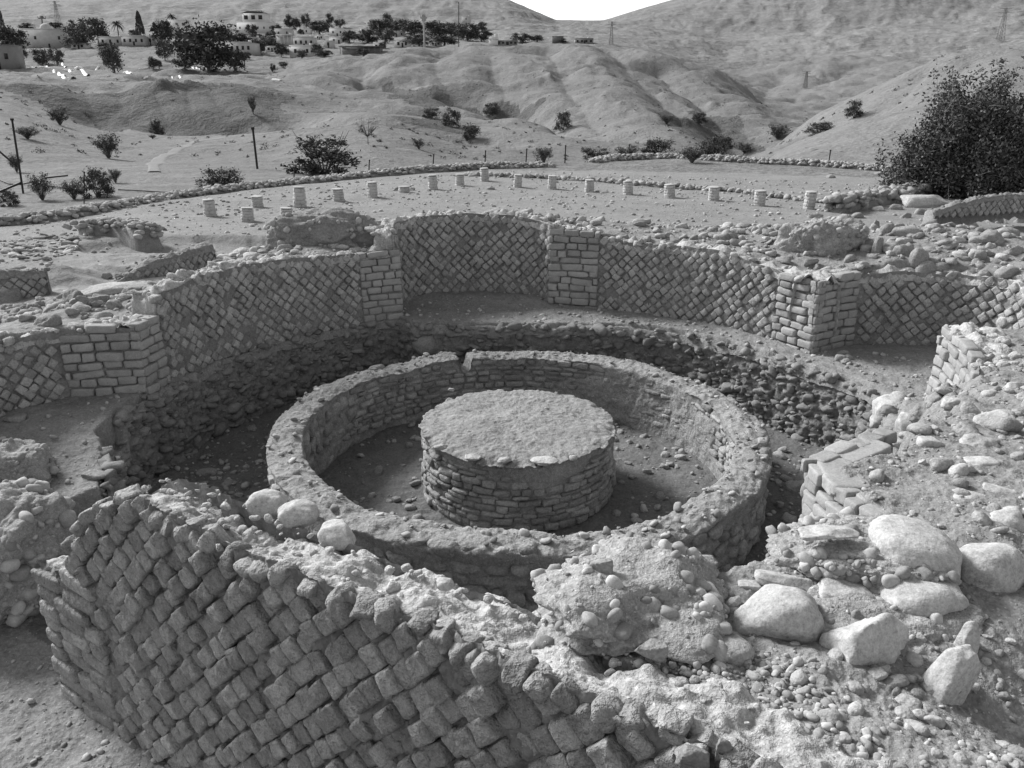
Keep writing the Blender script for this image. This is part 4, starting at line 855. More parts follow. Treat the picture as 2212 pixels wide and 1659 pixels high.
rowrocks([(1960, 905, 26, 24, 'pale angular block leaning on the broken corner at the right of the hall'), (1930, 880, 40, 36, 'broken brown lump of masonry at the right edge of the trench'), (2010, 955, 26, 24, 'tilted angular slab right of the leaning pale block'), (2060, 870, 20, 14, 'dark stone half buried in the right slope'), (2120, 960, 30, 22, 'rough pale rock at the right picture edge beside the flat slab'),
          (2150, 915, 40, 26, 'large rough pale rock highest on the right slope'), (2075, 1020, 22, 22, 'pale rough boulder in the middle of the right slope'), (2120, 1000, 30, 16, 'bright flat slab on the right slope'), (2100, 1070, 34, 14, 'long flat brown slab on the right slope above the bright boulder'), (2160, 1060, 30, 14, 'flat slab touching the right picture edge'),
          (1990, 1000, 9, 14, 'small white upright stone alone in the gravel behind the near pier'), (2180, 1120, 40, 22, 'bright broad boulder at the right picture edge above the grey one'), (2090, 740, 30, 16, 'flat stone above the bright wall stub'), (2150, 720, 28, 16, 'grey rounded stone right of the flat stone above the bright wall stub'),
          (2190, 690, 26, 20, 'grey block at the right picture edge above the bright wall stub'), (2120, 790, 18, 10, 'small dark stone on the slope right of the bright wall stub'), (2140, 850, 16, 10, 'small pale stone on the slope below the dark one'), (2195, 840, 18, 22, 'upright pale stone at the right picture edge on the slope')], '', 'boulder', None, ('angular', 'lump', 'slab', 'angular', 'lump', 'lump', 'round', 'slab', 'slab', 'slab'), name='rock', cat='rock', sink=.3)
# left edge: broken end of the left niche
mass('rubble_mass', 'tall rough lump of mortared stone at the left picture edge above the sandy floor', 45, 1180, 95, 130, 52, -.25, 260, (.012, .07), depth=.6, mat='conglom', cut=.0, k=2.3)
mass('rubble_mass', 'flat-topped broken lump of mortar at the left picture edge below the left niche', 20, 1030, 80, 70, 53, .0, 140, (.012, .05), depth=.4, mat='conglom', cut=0, k=2.2)
mass('rubble_mass', 'low mound of earth and stones on the wall top left of the central niche', 705, 512, 122, 56, 54, 1.22, 160, (.02, .05), depth=.42, mat='ground', k=2.2, cut=.0)
mass('rubble_mass', 'brown weathered lump of mortar standing on the pier at the right of the hall', 1775, 540, 84, 66, 55, 1.18, 160, (.015, .05), depth=.36, mat='conglom', k=2.4, cut=0)
rowrocks([(45, 1122, 40, 18, 'pale wedge-shaped stone set in the lump at the left picture edge'), (60, 1075, 30, 16, 'flat stone projecting from the top of the lump at the left picture edge'), (30, 1265, 60, 34, 'big smooth block at the foot of the lump at the left picture edge'), (205, 1028, 24, 10, 'flat broken slab on the slope behind the stepped end of the foreground wall'), (120, 1110, 20, 22, 'grey stone in the gap beside the lump at the left picture edge')], '', 'flag', None, ('slab', 'slab', 'angular', 'slab'), name='rock', cat='rock', sink=.1)

# ------------------------------------------------------------------ low cobble walls, column stubs
def cobble_wall(label, pts, zb, height, thick, r=(.07, .16), seed=0, dens=1.0, mat='cobble', name='low_cobble_wall', cat='wall'):
    """pts: picture positions of the foot of the wall"""
    P = smooth_path([up(x, y, zb) for x, y in pts], 200, 3)
    f = Face(P, zb, 0, False, n=200); root = thing(name, label, cat, (float(P[0][0]), float(P[0][1]), zb))
    a = Acc(); nu = max(20, int(f.len / .15)); hs = lambda u: height * (.8 + .25 * fbm2(u * .5, 0 * u, 3, seed))
    u = np.linspace(0, f.len, nu); w = np.linspace(-1, 1, 9); Ug, Wg = np.meshgrid(u, w, indexing='ij')
    v = hs(Ug) * np.sqrt(np.clip(1 - Wg ** 4, 0, 1)) * .85 + .03 * fbm2(Ug * 3, Wg * 2, 3, seed) - .05 - .4 * np.abs(Wg) ** 12 - .45 * sstep(.3, 0, np.minimum(Ug, f.len - Ug))
    Q, _, _ = f.at(Ug, v, 0); Q = Q + (f.at(Ug, v, 1.)[0] - Q) * (Wg * thick / 2)[..., None]; a.add(Q, gridF(nu, 9))
    a.build('earth_core', M['ground'], root)
    rg = np.random.default_rng(seed); N = min(1500, int(f.len * (height + thick) / (.11 ** 2) * .55 * dens)); u = rg.uniform(0, f.len, N); w = rg.uniform(-1, 1, N)
    v = hs(u) * np.sqrt(np.clip(1 - w ** 4, 0, 1)) * .9 * np.where(rg.random(N) < .5, 1, rg.random(N)); rr = rg.uniform(*r, N)
    C, _, _ = f.at(u, v, 0); C = C + (f.at(u, v, 1.)[0] - C) * (w * thick / 2)[:, None]; U, V_, Wd = rand_frames(N, rg, 1.5)
    X, F = stones(C, U, V_, Wd, np.stack([rr * 1.2, rr * .9, rr * .6], -1), rg.uniform(2.2, 4, N), 3, .2, .7, seed)
    a = Acc(); a.add(X, F); a.build('piled_stones', M[mat], root); return root
cobble_wall('long low cobble wall along the left edge of the open court, running away to the middle', [(-200, 500), (0, 483), (120, 474), (240, 452), (350, 432), (460, 414), (560, 404), (650, 394), (760, 383), (850, 374), (940, 367), (1060, 361), (1100, 362), (1195, 360)], .2, .20, .7, r=(.045, .10), dens=1.6, seed=701)
cobble_wall('long low cobble wall closing the far right side of the open court', [(1282, 352), (1330, 344), (1400, 341), (1470, 343), (1560, 348), (1650, 353), (1760, 357), (1860, 364), (1985, 376)], .2, .26, .7, r=(.05, .11), dens=1.4, seed=702)
cobble_wall('thin row of cobbles behind the column stubs on the court', [(1010, 378), (1100, 383), (1200, 388), (1300, 393), (1400, 402), (1500, 409), (1600, 418), (1700, 430), (1800, 441), (1880, 447)], .2, .12, .3, r=(.05, .12), seed=703, name='cobble_kerb', cat='kerb')
cobble_wall('low broken cobble wall beyond the heap on the left of the court', [(165, 502), (200, 496), (260, 497), (330, 512)], .3, .30, .6, r=(.05, .11), seed=704)
cobble_wall('low stony edge left of the big dark bush at the right', [(1800, 452), (1870, 438), (1935, 424), (1990, 414), (2040, 412)], .3, .35, .6, seed=705)
scatter('rubble', 'flat paving fragments and stones lying on the ground at the far left', 'rubble', 160, [tuple(up(*q, .25)) for q in ((0, 545), (0, 520), (130, 500), (170, 510), (150, 550), (60, 560))], (.03, .12), 706, 'cobble', 3, flat=(.2, .35))

# left-hand side room behind the hall: two short faced walls and a slab edge
def side_wall(label, path, zb, h, seed, side=.099, mat='tuff_far', mirror=False, top=None, capw=.35, n=4):
    f = Face(path, zb, .02, mirror); root = thing('ruined_wall', label, 'wall', (float(f.P[0][0]), float(f.P[0][1]), zb))
    tp = top or topf([(0, h), (99, h)], .03, 3, seed); a = Acc(); mortar(f, 0, f.len, tp, a, seed=seed, res=.03); a.build('mortar_core', M['mortar'], root)
    a = Acc(); diamonds(f, 0, f.len, tp, a, side=side, seed=seed, n=n); a.build('diamond_stone_facing', M[mat], root)
    a = Acc(); cap(f, -.01, f.len + .01, lambda u: tp(u) + .03, capw, a, seed=seed + 1); lumps(f, 0, f.len, tp, capw, 60, (.02, .07), a, seed=seed); a.build('rubble_cap', M['ground'], root)
    return root
side_wall('short diamond-faced wall of the side room seen above the left curved wall', [up(265, 632, .5), up(360, 612, .5), up(470, 578, .5)], .42, .46, 711, top=topf([(0, .25), (.6, .42), (2, .46), (9, .42)], .02, 3, 2))
side_wall('dark diamond-faced wall end at the left picture edge beyond the left wall top', [up(-90, 655, .4), up(0, 652, .4), up(112, 642, .4)], .35, .45, 713)
side_wall('sunlit diamond-faced wall at the right picture edge under the big dark bush', [up(2020, 452, .75), up(2110, 448, .75), up(2215, 441, .75), up(2420, 428, .75)], .62, .5, 715, side=.13, mat='tuff_far', top=topf([(0, .05), (.5, .2), (1.4, .34), (9, .42)], .03, 3, 9))
q0, q1 = up(170, 628, .62), up(370, 598, .62)
rock('stone_slab', 'long flat stone ledge across the side room above the left wall', 'slab', ((q0[0] + q1[0]) / 2, (q0[1] + q1[1]) / 2, .60), (float(np.hypot(*(q1 - q0))) / 2, .3, .06), (0, 0, atan2(*(q1 - q0)[::-1])), 'slab', 5, 'cap')
rock('stone_slab', 'pale block ledge beside the sunlit wall under the big dark bush', 'slab', (*up(1995, 436, .8), .8), (.5, .3, .16), (0, 0, .1), 'slab', 6, 'cap')

COLM = []
for vtx in range(3):
    fcol = Face([(0.19 * cos(a), 0.19 * sin(a)) for a in np.linspace(0, 2 * pi, 60)], 0, .03, False, n=60); fcol.N = np.stack([np.cos(np.linspace(0, 2 * pi, 60)), np.sin(np.linspace(0, 2 * pi, 60))], -1)
    ac = Acc(); courses(fcol, 0, fcol.len, lambda u: .50 + 0 * np.asarray(u), ac, h=.10, length=(.16, .26), seed=800 + vtx, n=3, prot=.006, depth=.04, k=(5, 9), rough=.08)
    X, F = stones(np.array([[0, 0, .25], [0, 0, .515]]), np.array([[1., 0, 0]] * 2), np.array([[0, 1., 0]] * 2), np.array([[0, 0, 1.]] * 2), np.array([[.185, .185, .25], [.20, .20, .03]]), 3.2, 9, .05, 0, 810 + vtx, .02)
    m1 = Acc(); m1.add(*stones(np.array([[0, 0, .25]]), np.array([[1., 0, 0]]), np.array([[0, 1., 0]]), np.array([[0, 0, 1.]]), np.array([[.165, .165, .27]]), 4, 9, .04, 0, 812, .02))
    m2 = Acc(); m2.add(*stones(np.array([[0, 0, .525]]), np.array([[1., 0, 0]]), np.array([[0, 1., 0]]), np.array([[0, 0, 1.]]), np.array([[.19, .19, .028]]), 3, 9, .06, 0, 813 + vtx, .02))
    COLM.append((ac, m1, m2))
M['column'] = earth_mat('plastered_column', 0.40, scales=((3, .1), (20, .15), (90, .15)), bump=0.5, bdist=0.015, island=0.1)
colmesh = {}
def column(px, py, hpx, wpx, label, vi):
    p = hit(px, py + 1); m = pxm(p); hh = hpx * m / cos(math.atan2(CAM_H - p[2], p[1])); ww = wpx * m
    root = thing('column_stub', label, 'column', (p[0], p[1], p[2] - .02), 'column stubs standing on the open court')
    for nm, ix, mt in (('masonry_courses', 0, 'column'), ('rubble_core', 1, 'column'), ('cap_stone', 2, 'column')):
        key = (vi, ix)
        if key not in colmesh: o = COLM[vi][ix].build(nm, M[mt]); colmesh[key] = o.data
        else: o = bpy.data.objects.new(nm, colmesh[key]); COL.objects.link(o)
        o.parent = root
    root.scale = (ww / .40, ww / .40, hh / .55); root.rotation_euler = (radians((px * 7.3) % 7 - 3.5), radians((px * 3.1) % 7 - 3.5), vi + px)
cols = [(456, 466, 38, 25, 'tall column stub leftmost of all on the court'), (535, 477, 31, 27, 'nearest column stub on the left, in front of the row, left of its squat neighbour'), (557, 447, 26, 24, 'squat column stub directly behind the nearest one on the left'),
        (619, 474, 28, 26, 'low column stub just above the earth mound, in front of the tallest one'), (648, 446, 44, 27, 'tallest column stub, behind the earth mound'), (731, 433, 28, 24, 'column stub between the tallest one and the slim one right of it'), (805, 425, 34, 22, 'slim column stub left of the collapsed one'),
        (873, 414, 14, 24, 'collapsed column stub, only a low block with loose stones beside it'), (936, 408, 32, 20, 'column stub right of the collapsed one'), (993, 399, 25, 19, 'small pale column stub left of the dark stone pile'), (1047, 390, 29, 19, 'farthest column stub, at the bend of the row beside the dark stone pile'),
        (1118, 403, 28, 18, 'first column stub right of the bend in the row'), (1192, 407, 30, 19, 'second column stub right of the bend in the row'), (1273, 413, 27, 20, 'third column stub right of the bend in the row'), (1357, 419, 30, 21, 'fourth column stub right of the bend in the row'), (1447, 426, 30, 23, 'fifth column stub right of the bend in the row'),
        (1541, 432, 31, 23, 'sixth column stub right of the bend, with a dark foot'), (1640, 443, 34, 24, 'seventh column stub right of the bend in the row'), (1747, 450, 39, 24, 'tall column stub standing just above the stony bank'), (1861, 450, 24, 25, 'low rounded column stub rightmost of all on the court')]
for i, (px, py, h_, w_, lb) in enumerate(cols): column(px, py, h_, w_, lb, i % 3)
rowrocks([(1024, 381, 12, 7, 'pile of dark stones between two column stubs at the bend of the row'), (857, 411, 7, 5, 'small loose block left of the collapsed column stub'), (890, 411, 6, 4, 'small loose block right of the collapsed column stub'), (1060, 409, 8, 4, 'small stone on the court in front of the bend'), (927, 413, 4, 4, 'tiny white stone left of the middle column stubs'),
          (1795, 384, 9, 6, 'rounded pale stone alone on the far right of the court'), (1902, 376, 11, 5, 'dark flat stone lying on the far right of the court'), (150, 530, 14, 8, 'rounded stone lying by itself on the left ground'), (158, 541, 10, 6, 'smaller rounded stone in front of the lone one on the left ground'), (232, 600, 12, 10, 'pale stone on the side room ledge')], '', 'cobble', None, ('lump', 'angular'))

# ------------------------------------------------------------------ plants
def leaves(C, size, rg, aspect=.55, updir=0.0):
    N = len(C); d = rg.normal(size=(N, 3)); d[:, 2] += updir; d /= np.linalg.norm(d, axis=1, keepdims=True)
    e = np.cross(d, rg.normal(size=(N, 3))); e /= np.linalg.norm(e, axis=1, keepdims=True); s_ = size * rg.uniform(.6, 1.4, N)[:, None]
    P = np.stack([C - d * s_, C + e * s_ * aspect, C + d * s_, C - e * s_ * aspect], 1); return P.reshape(-1, 3), np.arange(4 * N).reshape(N, 4)
def tube(acc, pts, r0, r1, n=5):
    pts = np.array(pts, float); K = len(pts); T = np.gradient(pts, axis=0); T /= np.linalg.norm(T, axis=1, keepdims=True) + 1e-9
    ref = np.array([0.13, .95, .2]); A = np.cross(T, ref); A /= np.linalg.norm(A, axis=1, keepdims=True) + 1e-9; B = np.cross(T, A)
    r = np.linspace(r0, r1, K); a = np.linspace(0, 2 * pi, n, endpoint=False)
    P = pts[None] + (A[None] * np.cos(a)[:, None, None] + B[None] * np.sin(a)[:, None, None]) * r[None, :, None]
    acc.add(P, gridF(n, K, wrap=True))
def clumped(N, ncl, shape, rg, cs=.16):
    cl = []
    while len(cl) < ncl:
        p = rg.uniform(-1, 1, 3)
        if shape(p): cl.append(p)
    cl = np.array(cl); w = rg.uniform(.3, 1.5, ncl); ix = rg.choice(ncl, N, p=w / w.sum())
    return cl[ix] + rg.normal(size=(N, 3)) * cs * rg.uniform(.5, 1.4, (ncl, 1))[ix]
PLANT = {}
def plant_meshes(kind, var):
    if (kind, var) in PLANT: return PLANT[(kind, var)]
    rg = np.random.default_rng(hash((len(kind), var, 5)) % 99991); tr = Acc()
    if kind == 'tree':
        C = clumped(3000, 38, lambda p: (p ** 2).sum() < 1 and (p ** 2).sum() > .1, rg, .17); C = C * [.43, .43, .42] + [0, 0, .54]; C = C[C[:, 2] > .04]; P, F = leaves(C, .034, rg)
        tube(tr, [(0, 0, -.05), (.01, 0, .2), (-.01, .01, .45)], .035, .022)
        for k in range(6): a = k * 1.05; tube(tr, [(0, 0, .3), (.12 * cos(a), .12 * sin(a), .48), (.25 * cos(a), .25 * sin(a), .62 + .1 * (k % 3))], .018, .005, 4)
    elif kind == 'bush':
        C = clumped(3200, 44, lambda p: (p[:2] ** 2).sum() + (max(p[2], 0)) ** 2 < 1 and p[2] > -.9 , rg, .15); C = C * [.42, .42, .42] + [0, 0, .42]; P, F = leaves(C, .032, rg, .4)
        for k in range(14): a = k * .9; tube(tr, [(0, 0, -.05), (.15 * cos(a), .15 * sin(a), .35), (.36 * cos(a), .36 * sin(a), .65 + .1 * (k % 4))], .014, .003, 3)
    elif kind == 'wispy':
        C = []; 
        for k in range(46):
            a = rg.uniform(0, 2 * pi); q = rg.uniform(.15, .5); top = np.array([q * cos(a), q * sin(a), rg.uniform(.45, 1.0)]); pts = [np.array([0, 0, -.03]), top * [.35, .35, .5] + rg.normal(size=3) * .03, top]
            tube(tr, pts, .010, .002, 3)
            tt = rg.uniform(.25, 1.05, 56); C.append(pts[1] * (1 - tt)[:, None] * 1.0 + top * tt[:, None] + rg.normal(size=(56, 3)) * .045)
        P, F = leaves(np.concatenate(C), .027, rg, .45)
    elif kind == 'bare':
        C = []
        for k in range(26):
            a = rg.uniform(0, 2 * pi); q = rg.uniform(.2, .5); top = np.array([q * cos(a), q * sin(a), rg.uniform(.6, 1.0)]); mid = np.array([0, 0, .35]) + top * [.4, .4, .15]
            tube(tr, [np.array([0, 0, -.03]), np.array([.01, 0, .3]), mid + rg.normal(size=3) * .02, top], .018, .003, 3)
            tube(tr, [mid, mid + [.1 * cos(a + 1), .1 * sin(a + 1), .2]], .006, .002, 3); C.append(top + rg.normal(size=(7, 3)) * .06)
        P, F = leaves(np.concatenate(C), .018, rg, .4)
    elif kind == 'cypress':
        z = rg.random(1500) ** .9; a = rg.uniform(0, 2 * pi, 1500); r = (.5 * np.sqrt(np.clip(1 - z, 0, 1)) * (1 - .25 * np.exp(-z * 12))) * rg.uniform(.6, 1.08, 1500); C = np.stack([r * np.cos(a), r * np.sin(a), .04 + z * .96], -1)
        P, F = leaves(C, .05, rg, .5, 1.5); tube(tr, [(0, 0, -.05), (0, 0, .5), (0, 0, .9)], .06, .02)
    elif kind == 'palm':
        tube(tr, [(0, 0, -.03), (.01, 0, .4), (-.01, 0, .74)], .045, .035, 6); Pl = []; n_ = 0; Fl = []
        for k in range(26):
            a = k * 2.4; el = rg.uniform(-.3, 1.2); L_ = .46; t_ = np.linspace(0, 1, 7); x = L_ * t_ * cos(el) * 1.0; z = .74 + L_ * t_ * sin(el) - .30 * t_ ** 2; w_ = .045 * np.sin(t_ * pi * .9 + .25)
            for sg in (-1, 1):
                px_ = x * cos(a) - sg * w_ * sin(a); py_ = x * sin(a) + sg * w_ * cos(a); A_ = np.stack([x * cos(a), x * sin(a), z], -1); B_ = np.stack([px_, py_, z - w_ * .6], -1)
                V = np.stack([A_, B_], 1).reshape(-1, 3); Pl.append(V); Fl.append(gridF(7, 2) + n_); n_ += 14
        P, F = np.concatenate(Pl), np.concatenate(Fl)
    PLANT[(kind, var)] = (P, F, tr); return PLANT[(kind, var)]
PD = {}
def plant(px, py, wpx, hpx, label, kind, var=0, leaf='leaf', group=None, cat=None, name=None, p=None):
    p = hit(px, py) if p is None else p; m = pxm(p)
    nm = name or {'tree': 'tree', 'bush': 'bush', 'wispy': 'scrub_bush', 'bare': 'bare_bush', 'cypress': 'cypress_tree', 'palm': 'palm_tree'}[kind]
    root = thing(nm, label, cat or {'tree': 'tree', 'cypress': 'tree', 'palm': 'palm tree'}.get(kind, 'bush'), (p[0], p[1], p[2] - .03 * hpx * m), group)
    key = (kind, var, leaf)
    if key not in PD:
        P, F, tr = plant_meshes(kind, var); c = mk('crown' if kind != 'palm' else 'fronds', P, F, M[leaf], smooth=False); b = tr.build('trunk' if kind in ('tree', 'cypress', 'palm') else 'branches', M['bark']); PD[key] = (c.data, b.data, c.name.split('.')[0], b.name.split('.')[0])
    else:
        d = PD[key]; c = bpy.data.objects.new(d[2], d[0]); b = bpy.data.objects.new(d[3], d[1]); COL.objects.link(c); COL.objects.link(b)
    c.parent = root; b.parent = root
    w_ = wpx * m; root.scale = (w_, w_, hpx * m); root.rotation_euler = (0, 0, (px * 1.7) % 6.28); return root
mid = [(700, 376, 170, 98, 'large dark ragged bush spreading low beside the tall iron pole, middle left', 'bush', 0), (478, 410, 108, 56, 'wide low dark bush just behind the left cobble wall', 'bush', 1), (212, 425, 78, 70, 'dark blurred bush close behind the left cobble wall, left of the wide low one', 'bush', 2), (92, 432, 55, 58, 'dark bush at the far left between the pipe and the cobble wall', 'wispy', 0),
       (235, 342, 62, 56, 'feathery bush with a dark foot on the left plain', 'wispy', 1), (340, 290, 34, 40, 'small pointed dark bush on the left slope foot', 'bush', 3), (547, 246, 22, 38, 'thin tall bush on the left slope', 'wispy', 2), (795, 312, 56, 58, 'bare spreading bush with a dark foot on the middle plain', 'bare', 0), (905, 322, 30, 22, 'tiny low bush right of the bare one', 'wispy', 3),
       (1019, 301, 48, 40, 'round dark bush at the foot of the pale path', 'bush', 4), (975, 274, 44, 46, 'dark bush left above the round one on the path', 'bush', 5), (932, 256, 44, 30, 'low dark bush leftmost of three in the gully, middle', 'bush', 0), (1062, 248, 40, 30, 'dark bush on the slope right above the path', 'bush', 1), (1216, 280, 42, 46, 'round dark bush alone on the middle slope', 'bush', 2),
       (1290, 345, 76, 32, 'wide low dark bush left of the far right cobble wall', 'bush', 3), (1352, 345, 60, 30, 'wide grey bush behind the left end of the far cobble wall', 'wispy', 0), (1422, 334, 78, 42, 'dark bush touching the top of the far cobble wall', 'bush', 4), (1495, 352, 66, 38, 'pale twiggy bush growing in the far cobble wall', 'wispy', 1), (1548, 334, 78, 48, 'broad grey bush behind the far cobble wall', 'bush', 5),
       (1511, 265, 38, 28, 'dark bush on the hill slope above the broad grey one', 'bush', 0), (1844, 254, 44, 44, 'round dark bush on the crest of the right spur', 'bush', 1), (1770, 286, 70, 26, 'dark scrub filling the gully behind the right spur', 'bush', 2), (1680, 300, 56, 30, 'grey scrub at the mouth of the right gully', 'wispy', 2), (1174, 354, 40, 36, 'small grey bush in front of the middle slope by the fence posts', 'wispy', 3),
       (37, 372, 34, 42, 'thin bush at the left picture edge beside the leaning pole', 'wispy', 1), (130, 270, 52, 36, 'grey bush in the shaded left gully', 'wispy', 2), (1440, 268, 36, 18, 'low scrub patch on the hill foot left of the right gully', 'wispy', 3), (1608, 330, 44, 22, 'low scrub beside the pale spur', 'wispy', 0), (330, 300, 20, 10, 'low tuft at the left slope foot', 'wispy', 1)]
for px, py, w_, h_, lb, kd, vr in mid: plant(px, py, w_, h_, lb, kd, vr)
# the big bush at the right edge
def big_bush():
    p = np.array([*up(2080, 418, .25), .25]); m = pxm(p); root = thing('large_bush', 'huge dark tangled bush with pale leafy top at the right picture edge', 'bush', tuple(p))
    rg = np.random.default_rng(4); Wd_, Ht = 296 * m, 200 * m; tw = Acc(); Cs = []
    for k in range(420):
        a = rg.uniform(0, 2 * pi); el = rg.uniform(.02, 1.5); R_ = (rg.uniform(.5, .92) if k % 9 else rg.uniform(.9, 1.12)) * (1 + .28 * float(n2(a * 1.6, el * 2.6, 5))); lean = -.0
        end = np.array([Wd_ * .52 * R_ * cos(a) * cos(el) ** .6, Wd_ * .42 * R_ * sin(a) * cos(el) ** .6, .12 + Ht * R_ * (sin(el) ** .9)])
        end[0] += .06 * Wd_ * (1 if end[2] > .4 * Ht else 0); mid_ = end * [.45, .45, .62] + rg.normal(size=3) * .22; s0 = np.array([rg.normal() * .5, rg.normal() * .35, 0])
        t_ = np.linspace(0, 1, 9)[:, None]; pts = s0 * (1 - t_) ** 2 + 2 * mid_ * t_ * (1 - t_) + end * t_ ** 2 + rg.normal(size=(9, 3)) * .05; tube(tw, pts, .026, .005, 4)
        for j in range(7):
            i = rg.integers(3, 9); q = pts[i] + rg.normal(size=3) * [.34, .34, .3]; tube(tw, [pts[i], (pts[i] + q) / 2 + rg.normal(size=3) * .05, q], .008, .003, 3)
            Cs.append(q + rg.normal(size=(34, 3)) * .12)
        Cs.append(pts[rg.integers(1, 9, 130)] + rg.normal(size=(130, 3)) * .15)
    C = np.concatenate(Cs); C = C[C[:, 2] > .03]; P, F = leaves(C, .05, rg, .5)
    mk('foliage', P + p, F, M['leaf3'], root, smooth=False)
    X = np.concatenate(tw.V) + p; mk('twigs', X, np.concatenate(tw.F), M['twig'], root)
big_bush()

# ------------------------------------------------------------------ posts, poles, pylons, pipe
def bar(acc, a, b, r, n=6): tube(acc, [a, (np.array(a) + np.array(b)) / 2, b], r, r, n)
def post(name, label, cat, px, py, top_px, top_py, wpx, mat='metal', arms=None, group=None, n=6, wires=None):
    p = hit(px, py); q = atd(top_px, top_py, p[1]); r = max(wpx * pxm(p) / 2, .008); a = Acc(); bar(a, p - [0, 0, .2], q, r, n)
    o = thing(name, label, cat, tuple(p), group); a.build('shaft', M[mat], o); c = Acc(); T, F = TPL[2]; c.add(T * [r * 1.15, r * 1.15, r] + q, F); c.build('top_cap', M[mat], o)
    if arms:
        for (fr, hw) in arms:
            a2 = Acc(); cc = p + (q - p) * fr; w_ = hw * pxm(p); bar(a2, cc - [w_, 0, 0], cc + [w_, 0, 0], r * .8, 4)
            for s_ in (-1, -.45, .45, 1): bar(a2, cc + [w_ * s_, 0, 0], cc + [w_ * s_, 0, 2.4 * r], r * .5, 4)
            a2.build('cross_arm', M[mat], o)
    return o
post('iron_pole', 'thick black iron pole leaning slightly, right of the winding track', 'pole', 556, 365, 546, 277, 5)
post('iron_pole', 'tall thin leaning pole at the far left picture edge', 'pole', 50, 418, 26, 258, 4.5)
for px, py, ty, lb in ((634, 386, 362, 'left of the big ragged bush foot'), (796, 374, 346, 'right of the big ragged bush'), (935, 358, 334, 'behind the middle of the left cobble wall'), (1047, 360, 326, 'behind the far end of the left cobble wall'), (1136, 350, 322, 'left of the small grey bush'), (1220, 352, 315, 'at the gap between the two cobble walls'),
                       (1358, 328, 313, 'behind the left end of the far cobble wall'), (1791, 346, 325, 'on the pale spur beyond the far cobble wall'), (180, 440, 372, 'beside the dark blurred bush at the left')):
    post('fence_post', 'thin dark iron fence post ' + lb, 'post', px, py, px + (2 if px < 1700 else 3), ty, 2.6, group='fence posts beyond the court')
post('utility_pole', 'pale concrete utility pole with two cross arms among the village trees', 'pole', 917, 102, 915, 33, 4, 'pole', [(.93, 7), (.84, 4)])
post('antenna_mast', 'very tall thin mast on the hill crest right of the utility pole', 'mast', 991, 101, 991, 6, 1.8, 'metal')
post('utility_pole', 'wooden utility pole behind the domed house at the left', 'pole', 95, 92, 90, 36, 3.2, 'lattice', [(.94, 8)])
post('utility_pole', 'short dark pole standing on the plateau edge right of the big round tree', 'pole', 529, 152, 528, 118, 2.2, 'metal')
def pylon(label, px, py, topy, wpx):
    p = hit(px, py); q = atd(px, topy, p[1]); H = q[2] - p[2]; w_ = wpx * pxm(p) / 2; r = max(.5 * pxm(p), .02); o = thing('lattice_pylon', label, 'pylon', tuple(p)); a = Acc()
    for sx in (-1, 1):
        for sy in (-1, 1): bar(a, p + [sx * w_, sy * w_, 0], p + [sx * w_ * .25, sy * w_ * .25, H], r, 4)
    for k in range(9):
        f0, f1 = k / 9, (k + 1) / 9; a0, a1 = w_ * (1 - .75 * f0), w_ * (1 - .75 * f1)
        for s_ in (-1, 1): bar(a, p + [s_ * a0, -a0, f0 * H], p + [-s_ * a1, -a1, f1 * H], r * .6, 3); bar(a, p + [s_ * a0, a0, f0 * H], p + [-s_ * a1, a1, f1 * H], r * .6, 3)
    a.build('lattice_mast', M['lattice'], o)
    for f_ in (.72, .86, .97): a = Acc(); bar(a, p + [-w_ * 2.2, 0, H * f_], p + [w_ * 2.2, 0, H * f_], r * .8, 4); a.build('cross_arm', M['lattice'], o)
pylon('tall faint lattice pylon against the mountain, left of the palms', 128, 62, 2, 10); pylon('faint lattice pylon below the gap in the mountains', 1320, 96, 46, 8); pylon('small faint lattice pylon on the far right mid hill', 1739, 190, 154, 8); pylon('tall faint lattice pylon on the mountain slope at the far right', 2160, 88, 16, 12)
# hose and fallen poles at the far left
def pixtube(name, label, cat, pts, r, mat='metal', lift=.06):
    P = [hit(x, y) + [0, 0, lift] for x, y in pts]; a = Acc(); tube(a, P, r, r, 6); o = a.build(name, M[mat], origin=tuple(P[0])); return tag(o, label, cat)
pixtube('irrigation_hose', 'thin black hose lying along the ground behind the left cobble wall', 'hose', [(256, 412), (300, 414), (350, 417), (400, 420)], .035)
pixtube('irrigation_hose', 'black hose curving over the ground at the far left picture edge', 'hose', [(-40, 375), (0, 391), (22, 400), (45, 401), (70, 396), (110, 404), (170, 412)], .035)
def leaning(label, a_, b_, Y, r): 
    A_, B_ = atd(*a_, Y), atd(*b_, Y); a = Acc(); bar(a, A_, B_, r, 6); o = a.build('fallen_pipe', M['metal'], origin=tuple(A_)); tag(o, label, 'pipe')
leaning('pale pipe slanting down at the far left picture edge', (-12, 318), (28, 352), 42, .05); leaning('dark pipe rising to the right at the far left picture edge', (-10, 418), (44, 395), 36, .05); leaning('short dark pipe lying level right of the leaning pole', (98, 384), (146, 379), 37, .04)
